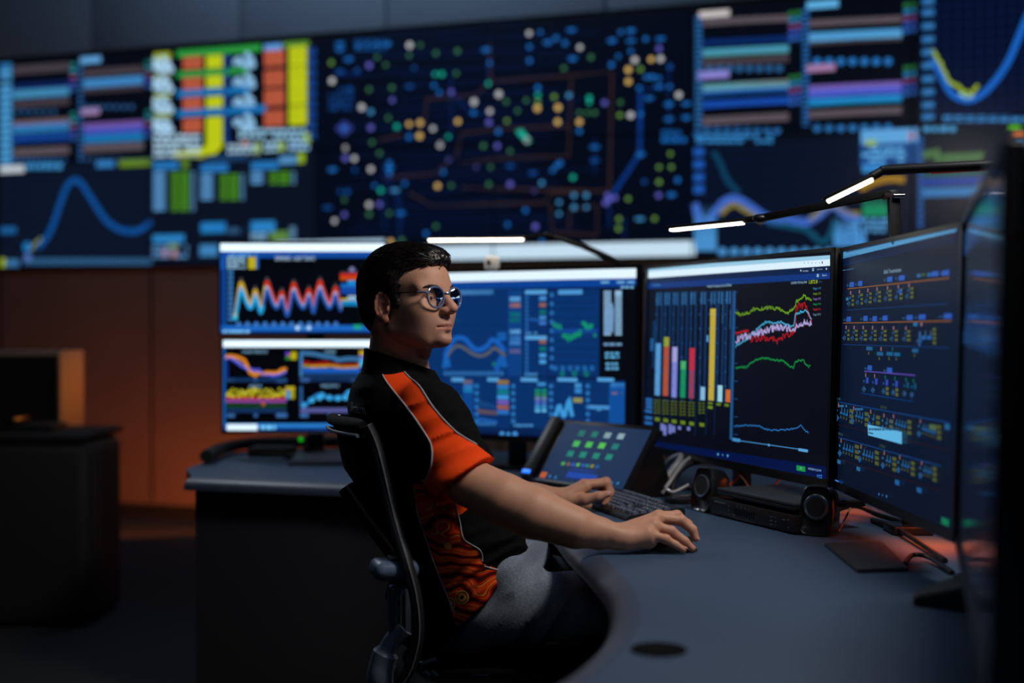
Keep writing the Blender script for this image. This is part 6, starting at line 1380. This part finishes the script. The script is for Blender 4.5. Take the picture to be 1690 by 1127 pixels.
Vt, Ft = PG.mesh(0.005, post=trouser_post)
tr = link('trousers', field_mesh('trousers', Vt, Ft), mat('grey_twill', (112, 124, 142), 0.9, noise=0.6, nscale=220, bump=0.3)); adopt(tr, man)
for a_ in (ANR, ANL):
    b = MB(); b.sphere(Vector(a_ + A_((0.055, 0, -0.065))), 1.0, (0.145, 0.048, 0.05), n=12)
    for v in b.bm.verts:
        if v.co.z < 0.004: v.co.z = 0.004
    adopt(b.build('shoe', M_BLACK), man)

# ------------------------------------------------------------------ glasses
M_FRAME = mat('blue_grey_acetate', (92, 108, 150), 0.15, coat=0.5); M_TEMPLE = mat('temple_metal', (40, 38, 40), 0.3, metal=0.8)
gl_o = Hd(0.122, 0, 0.010)
gl = thing('eyeglasses', 'round blue grey glasses worn by the seated man', 'glasses', gl_o)
m = bpy.data.materials.new('lens_glass'); m.use_nodes = True; nt = m.node_tree; nt.nodes.clear()
o_ = nt.nodes.new('ShaderNodeOutputMaterial'); mx = nt.nodes.new('ShaderNodeMixShader'); tr_ = nt.nodes.new('ShaderNodeBsdfTransparent'); gs = nt.nodes.new('ShaderNodeBsdfGlossy'); fr = nt.nodes.new('ShaderNodeFresnel')
gs.inputs['Roughness'].default_value = 0.02; gs.inputs['Color'].default_value = (0.6, 0.68, 0.85, 1); fr.inputs['IOR'].default_value = 1.42
nt.links.new(fr.outputs[0], mx.inputs[0]); nt.links.new(tr_.outputs[0], mx.inputs[1]); nt.links.new(gs.outputs[0], mx.inputs[2]); nt.links.new(mx.outputs[0], o_.inputs[0])
def lens_pt(s, a, sc=1.0, bow=0.0):
    c, sn = math.cos(a), math.sin(a); w, h = 0.0245, 0.0225
    x = w * math.copysign(abs(c) ** 0.86, c) * (1.0 + 0.06 * sn); y = h * math.copysign(abs(sn) ** 0.9, sn)
    R_ = 0.0345 + x * sc; return Vector(Hd(0.1235 - 0.12 * (R_ - 0.0345) - 0.006 + bow - y * sc * 0.08, R_ * s, 0.0105 + y * sc))
for s in (1, -1):
    MB().tube([lens_pt(s, 2 * math.pi * k / 40) for k in range(40)], 0.0023, n=8, closed=True).build('rim', M_FRAME, gl)
    b = MB(); rows = [[lens_pt(s, 2 * math.pi * k / 40, sc, 0.002 * (1 - sc * sc)) for k in range(41)] for sc in (0.02, 0.35, 0.7, 0.97)]; b.grid(rows); b.build('lens', m, gl)
    MB().tube(smooth_path([lens_pt(s, 0.32, 1.02), Hd(0.110, 0.0635 * s, 0.0215), Hd(0.095, 0.0700 * s, 0.0215)], 5), 0.0026, n=8).build('hinge', M_FRAME, gl)
    MB().tube(smooth_path([Hd(0.100, 0.0685 * s, 0.0215), Hd(0.055, 0.0795 * s, 0.0205), Hd(0.010, 0.0830 * s, 0.0195), Hd(-0.014, 0.0840 * s, 0.0150), Hd(-0.024, 0.0830 * s, 0.0)], 6), 0.0013, n=8).build('temple', M_TEMPLE, gl)
MB().tube(smooth_path([lens_pt(1, math.pi * 0.86, 1.0), Hd(0.1265, 0.0, 0.0205), lens_pt(-1, math.pi * 0.86, 1.0)], 6), 0.0023, n=8).build('bridge', M_FRAME, gl)
# ================================================================== office chair
CF = Vector((0.957, 0.29, 0)); CR = Vector((0.29, -0.957, 0))
M_MESH = mat('chair_mesh_fabric', (10, 11, 13), 0.85, spec=0.2, bump=0.6, nscale=1400, noise=0.3)
M_CFRAME = mat('chair_frame', (24, 26, 30), 0.38); M_CGREY = mat('chair_grey_plastic', (112, 124, 144), 0.42)
ch = thing('office_chair', 'black mesh back office chair under the seated man', 'chair', (-0.08, 2.96, 0))
edge = smooth_path([P(606, 702, 2.76), P(618, 728, 2.76), P(628, 762, 2.755), P(637, 800, 2.75), P(646, 840, 2.74), P(658, 885, 2.72), P(672, 930, 2.70), P(684, 975, 2.69), P(690, 1020, 2.685), P(688, 1062, 2.685), P(672, 1112, 2.69), P(640, 1150, 2.70)], 4)
rows = []
for i, p in enumerate(edge[:27]):
    t = i / 26; w = 0.425 + 0.02 * min(1, t * 3) - 0.12 * max(0, t - 0.35); sag = 0.040 * math.sin(math.pi * min(1, t * 0.9 + 0.08)) * (1 - 0.6 * t) + 0.008
    rows.append([p - CR * (w * s) - CF * (sag * math.sin(math.pi * s)) + CF * (0.115 * s * max(0, t - 0.42) / 0.58) - Z3 * (0.012 * s * (1 - t)) for s in [k / 14 for k in range(15)]])
b = MB(); b.grid(rows, thick=0.006); b.build('backrest', M_MESH, ch)
near = edge; far = [r[-1] for r in rows] + [Vector((-0.20, 3.16, 0.66)), Vector((-0.12, 3.15, 0.50))]
MB().tube(near, [0.011] * len(near), n=10, flat=1.3).build('back_frame', M_CFRAME, ch)
MB().tube(far, [0.011] * len(far), n=10, flat=1.3).build('back_frame', M_CFRAME, ch)
topc = rows[0]; 
b = MB(); b.tube([p + Vector((0, 0, 0.001)) - CF * 0.010 for p in topc], [0.008, 0.011] + [0.012] * (len(topc) - 4) + [0.011, 0.008], n=12, flat=1.2); b.build('top_rail', M_MESH, ch)
MB().tube([p - CF * 0.020 - Z3 * 0.022 for p in topc] + [near[3] - CF * 0.01], 0.004, n=8).build('rail_trim', M_CGREY, ch)
b = MB()
for i in range(0, len(near) - 1):
    for k in range(5):
        q = near[i].lerp(near[i + 1], k / 5) + Vector((0.004, -0.0125, 0.0)); d = (near[i + 1] - near[i]).normalized()
        b.box(q, (0.0022, 0.004, 0.0036), Matrix((d.cross(Vector((0, 1, 0))).normalized(), Vector((0, 1, 0)), d)).transposed())
b.build('stitching', mat('grey_thread', (120, 126, 136), 0.7), ch, smooth=False)
# spine behind the back
sp_ = [r[7] - CF * 0.03 for r in rows[14:]] + [Vector((-0.27, 2.96, 0.60))]; MB().tube(sp_ + [Vector((-0.16, 2.97, 0.40))], 0.022, n=12).build('spine', M_CFRAME, ch)
# arm rests
for s, off in ((1, 0.0), (-1, 0.52)):
    o = -CR * off + CF * (0.16 if off else 0)
    c = P(650, 938, 2.74) + o
    b = MB(); b.box(c, (0.098, 0.09, 0.042), Matrix((CF, -CR, Z3)).transposed(), bevel=0.02, seg=4)
    b.build('arm_pad', mat('arm_pad_plastic', (88, 106, 134), 0.4), ch)
    MB().box(c + Z3 * 0.020 + CF * 0.012, (0.05, 0.05, 0.012), Matrix((CF, -CR, Z3)).transposed(), bevel=0.005).build('arm_pad_inlay', M_MATTE, ch)
    b = MB(); b.box(P(659, 1008, 2.74) + o, (0.046, 0.04, 0.11), Matrix((CF, -CR, Z3)).transposed(), bevel=0.008)
    for k in range(4): b.box(P(645 + k * 9, 1008, 2.74) + o - Vector((0, 0.021, 0)), (0.004, 0.004, 0.10), Matrix((CF, -CR, Z3)).transposed())
    b.build('arm_post', mat('arm_post_plastic', (70, 78, 92), 0.3), ch)
    path = [P(668, 1036, 2.73) + o, P(646, 1060, 2.73) + o, P(632, 1092, 2.73) + o, P(628, 1130, 2.73) + o, P(650, 1170, 2.78) + o, Vector((-0.14, 2.82, 0.36)) + o * 0.5]
    MB().tube(smooth_path(path, 5), [0.020] * 8 + [0.028] * 9 + [0.024] * 9, n=14, flat=1.0).build('arm_bracket', M_CGREY, ch)
# seat, mechanism, base
MB().box((-0.03, 2.975, 0.432), (0.48, 0.47, 0.05), Matrix((CF, -CR, Z3)).transposed(), bevel=0.024, seg=4).build('seat', M_MESH, ch)
MB().box((-0.06, 2.97, 0.375), (0.22, 0.18, 0.06), Matrix((CF, -CR, Z3)).transposed(), bevel=0.012).build('tilt_mechanism', M_CFRAME, ch)
b = MB()
for x0, y0, x1, y1, r in ((694, 1096, 720, 1088, 0.006), (700, 1108, 716, 1124, 0.007), (712, 1108, 730, 1124, 0.006), (736, 1122, 806, 1116, 0.006)): b.cyl(P(x0, y0, 2.80), P(x1, y1, 2.80), r)
b.build('mechanism_lever', mat('lever_metal', (120, 128, 140), 0.3, metal=0.7), ch)
MB().cyl((-0.06, 2.97, 0.10), (-0.06, 2.97, 0.36), 0.026).build('gas_column', M_DKMETAL, ch)
for k in range(5):
    a = 2 * math.pi * k / 5 + 0.5; d = Vector((math.cos(a), math.sin(a), 0)); c = Vector((-0.06, 2.97, 0.085))
    MB().tube([c, c + d * 0.15 + Z3 * 0.005, c + d * 0.31 - Z3 * 0.015], [0.026, 0.02, 0.014], n=10).build('base_leg', M_CFRAME, ch)
    w = c + d * 0.31; w.z = 0.0305; s = Vector((-d.y, d.x, 0)); b = MB(); b.cyl(w - s * 0.022, w - s * 0.006, 0.030); b.cyl(w + s * 0.006, w + s * 0.022, 0.030); b.build('caster', M_MATTE, ch)
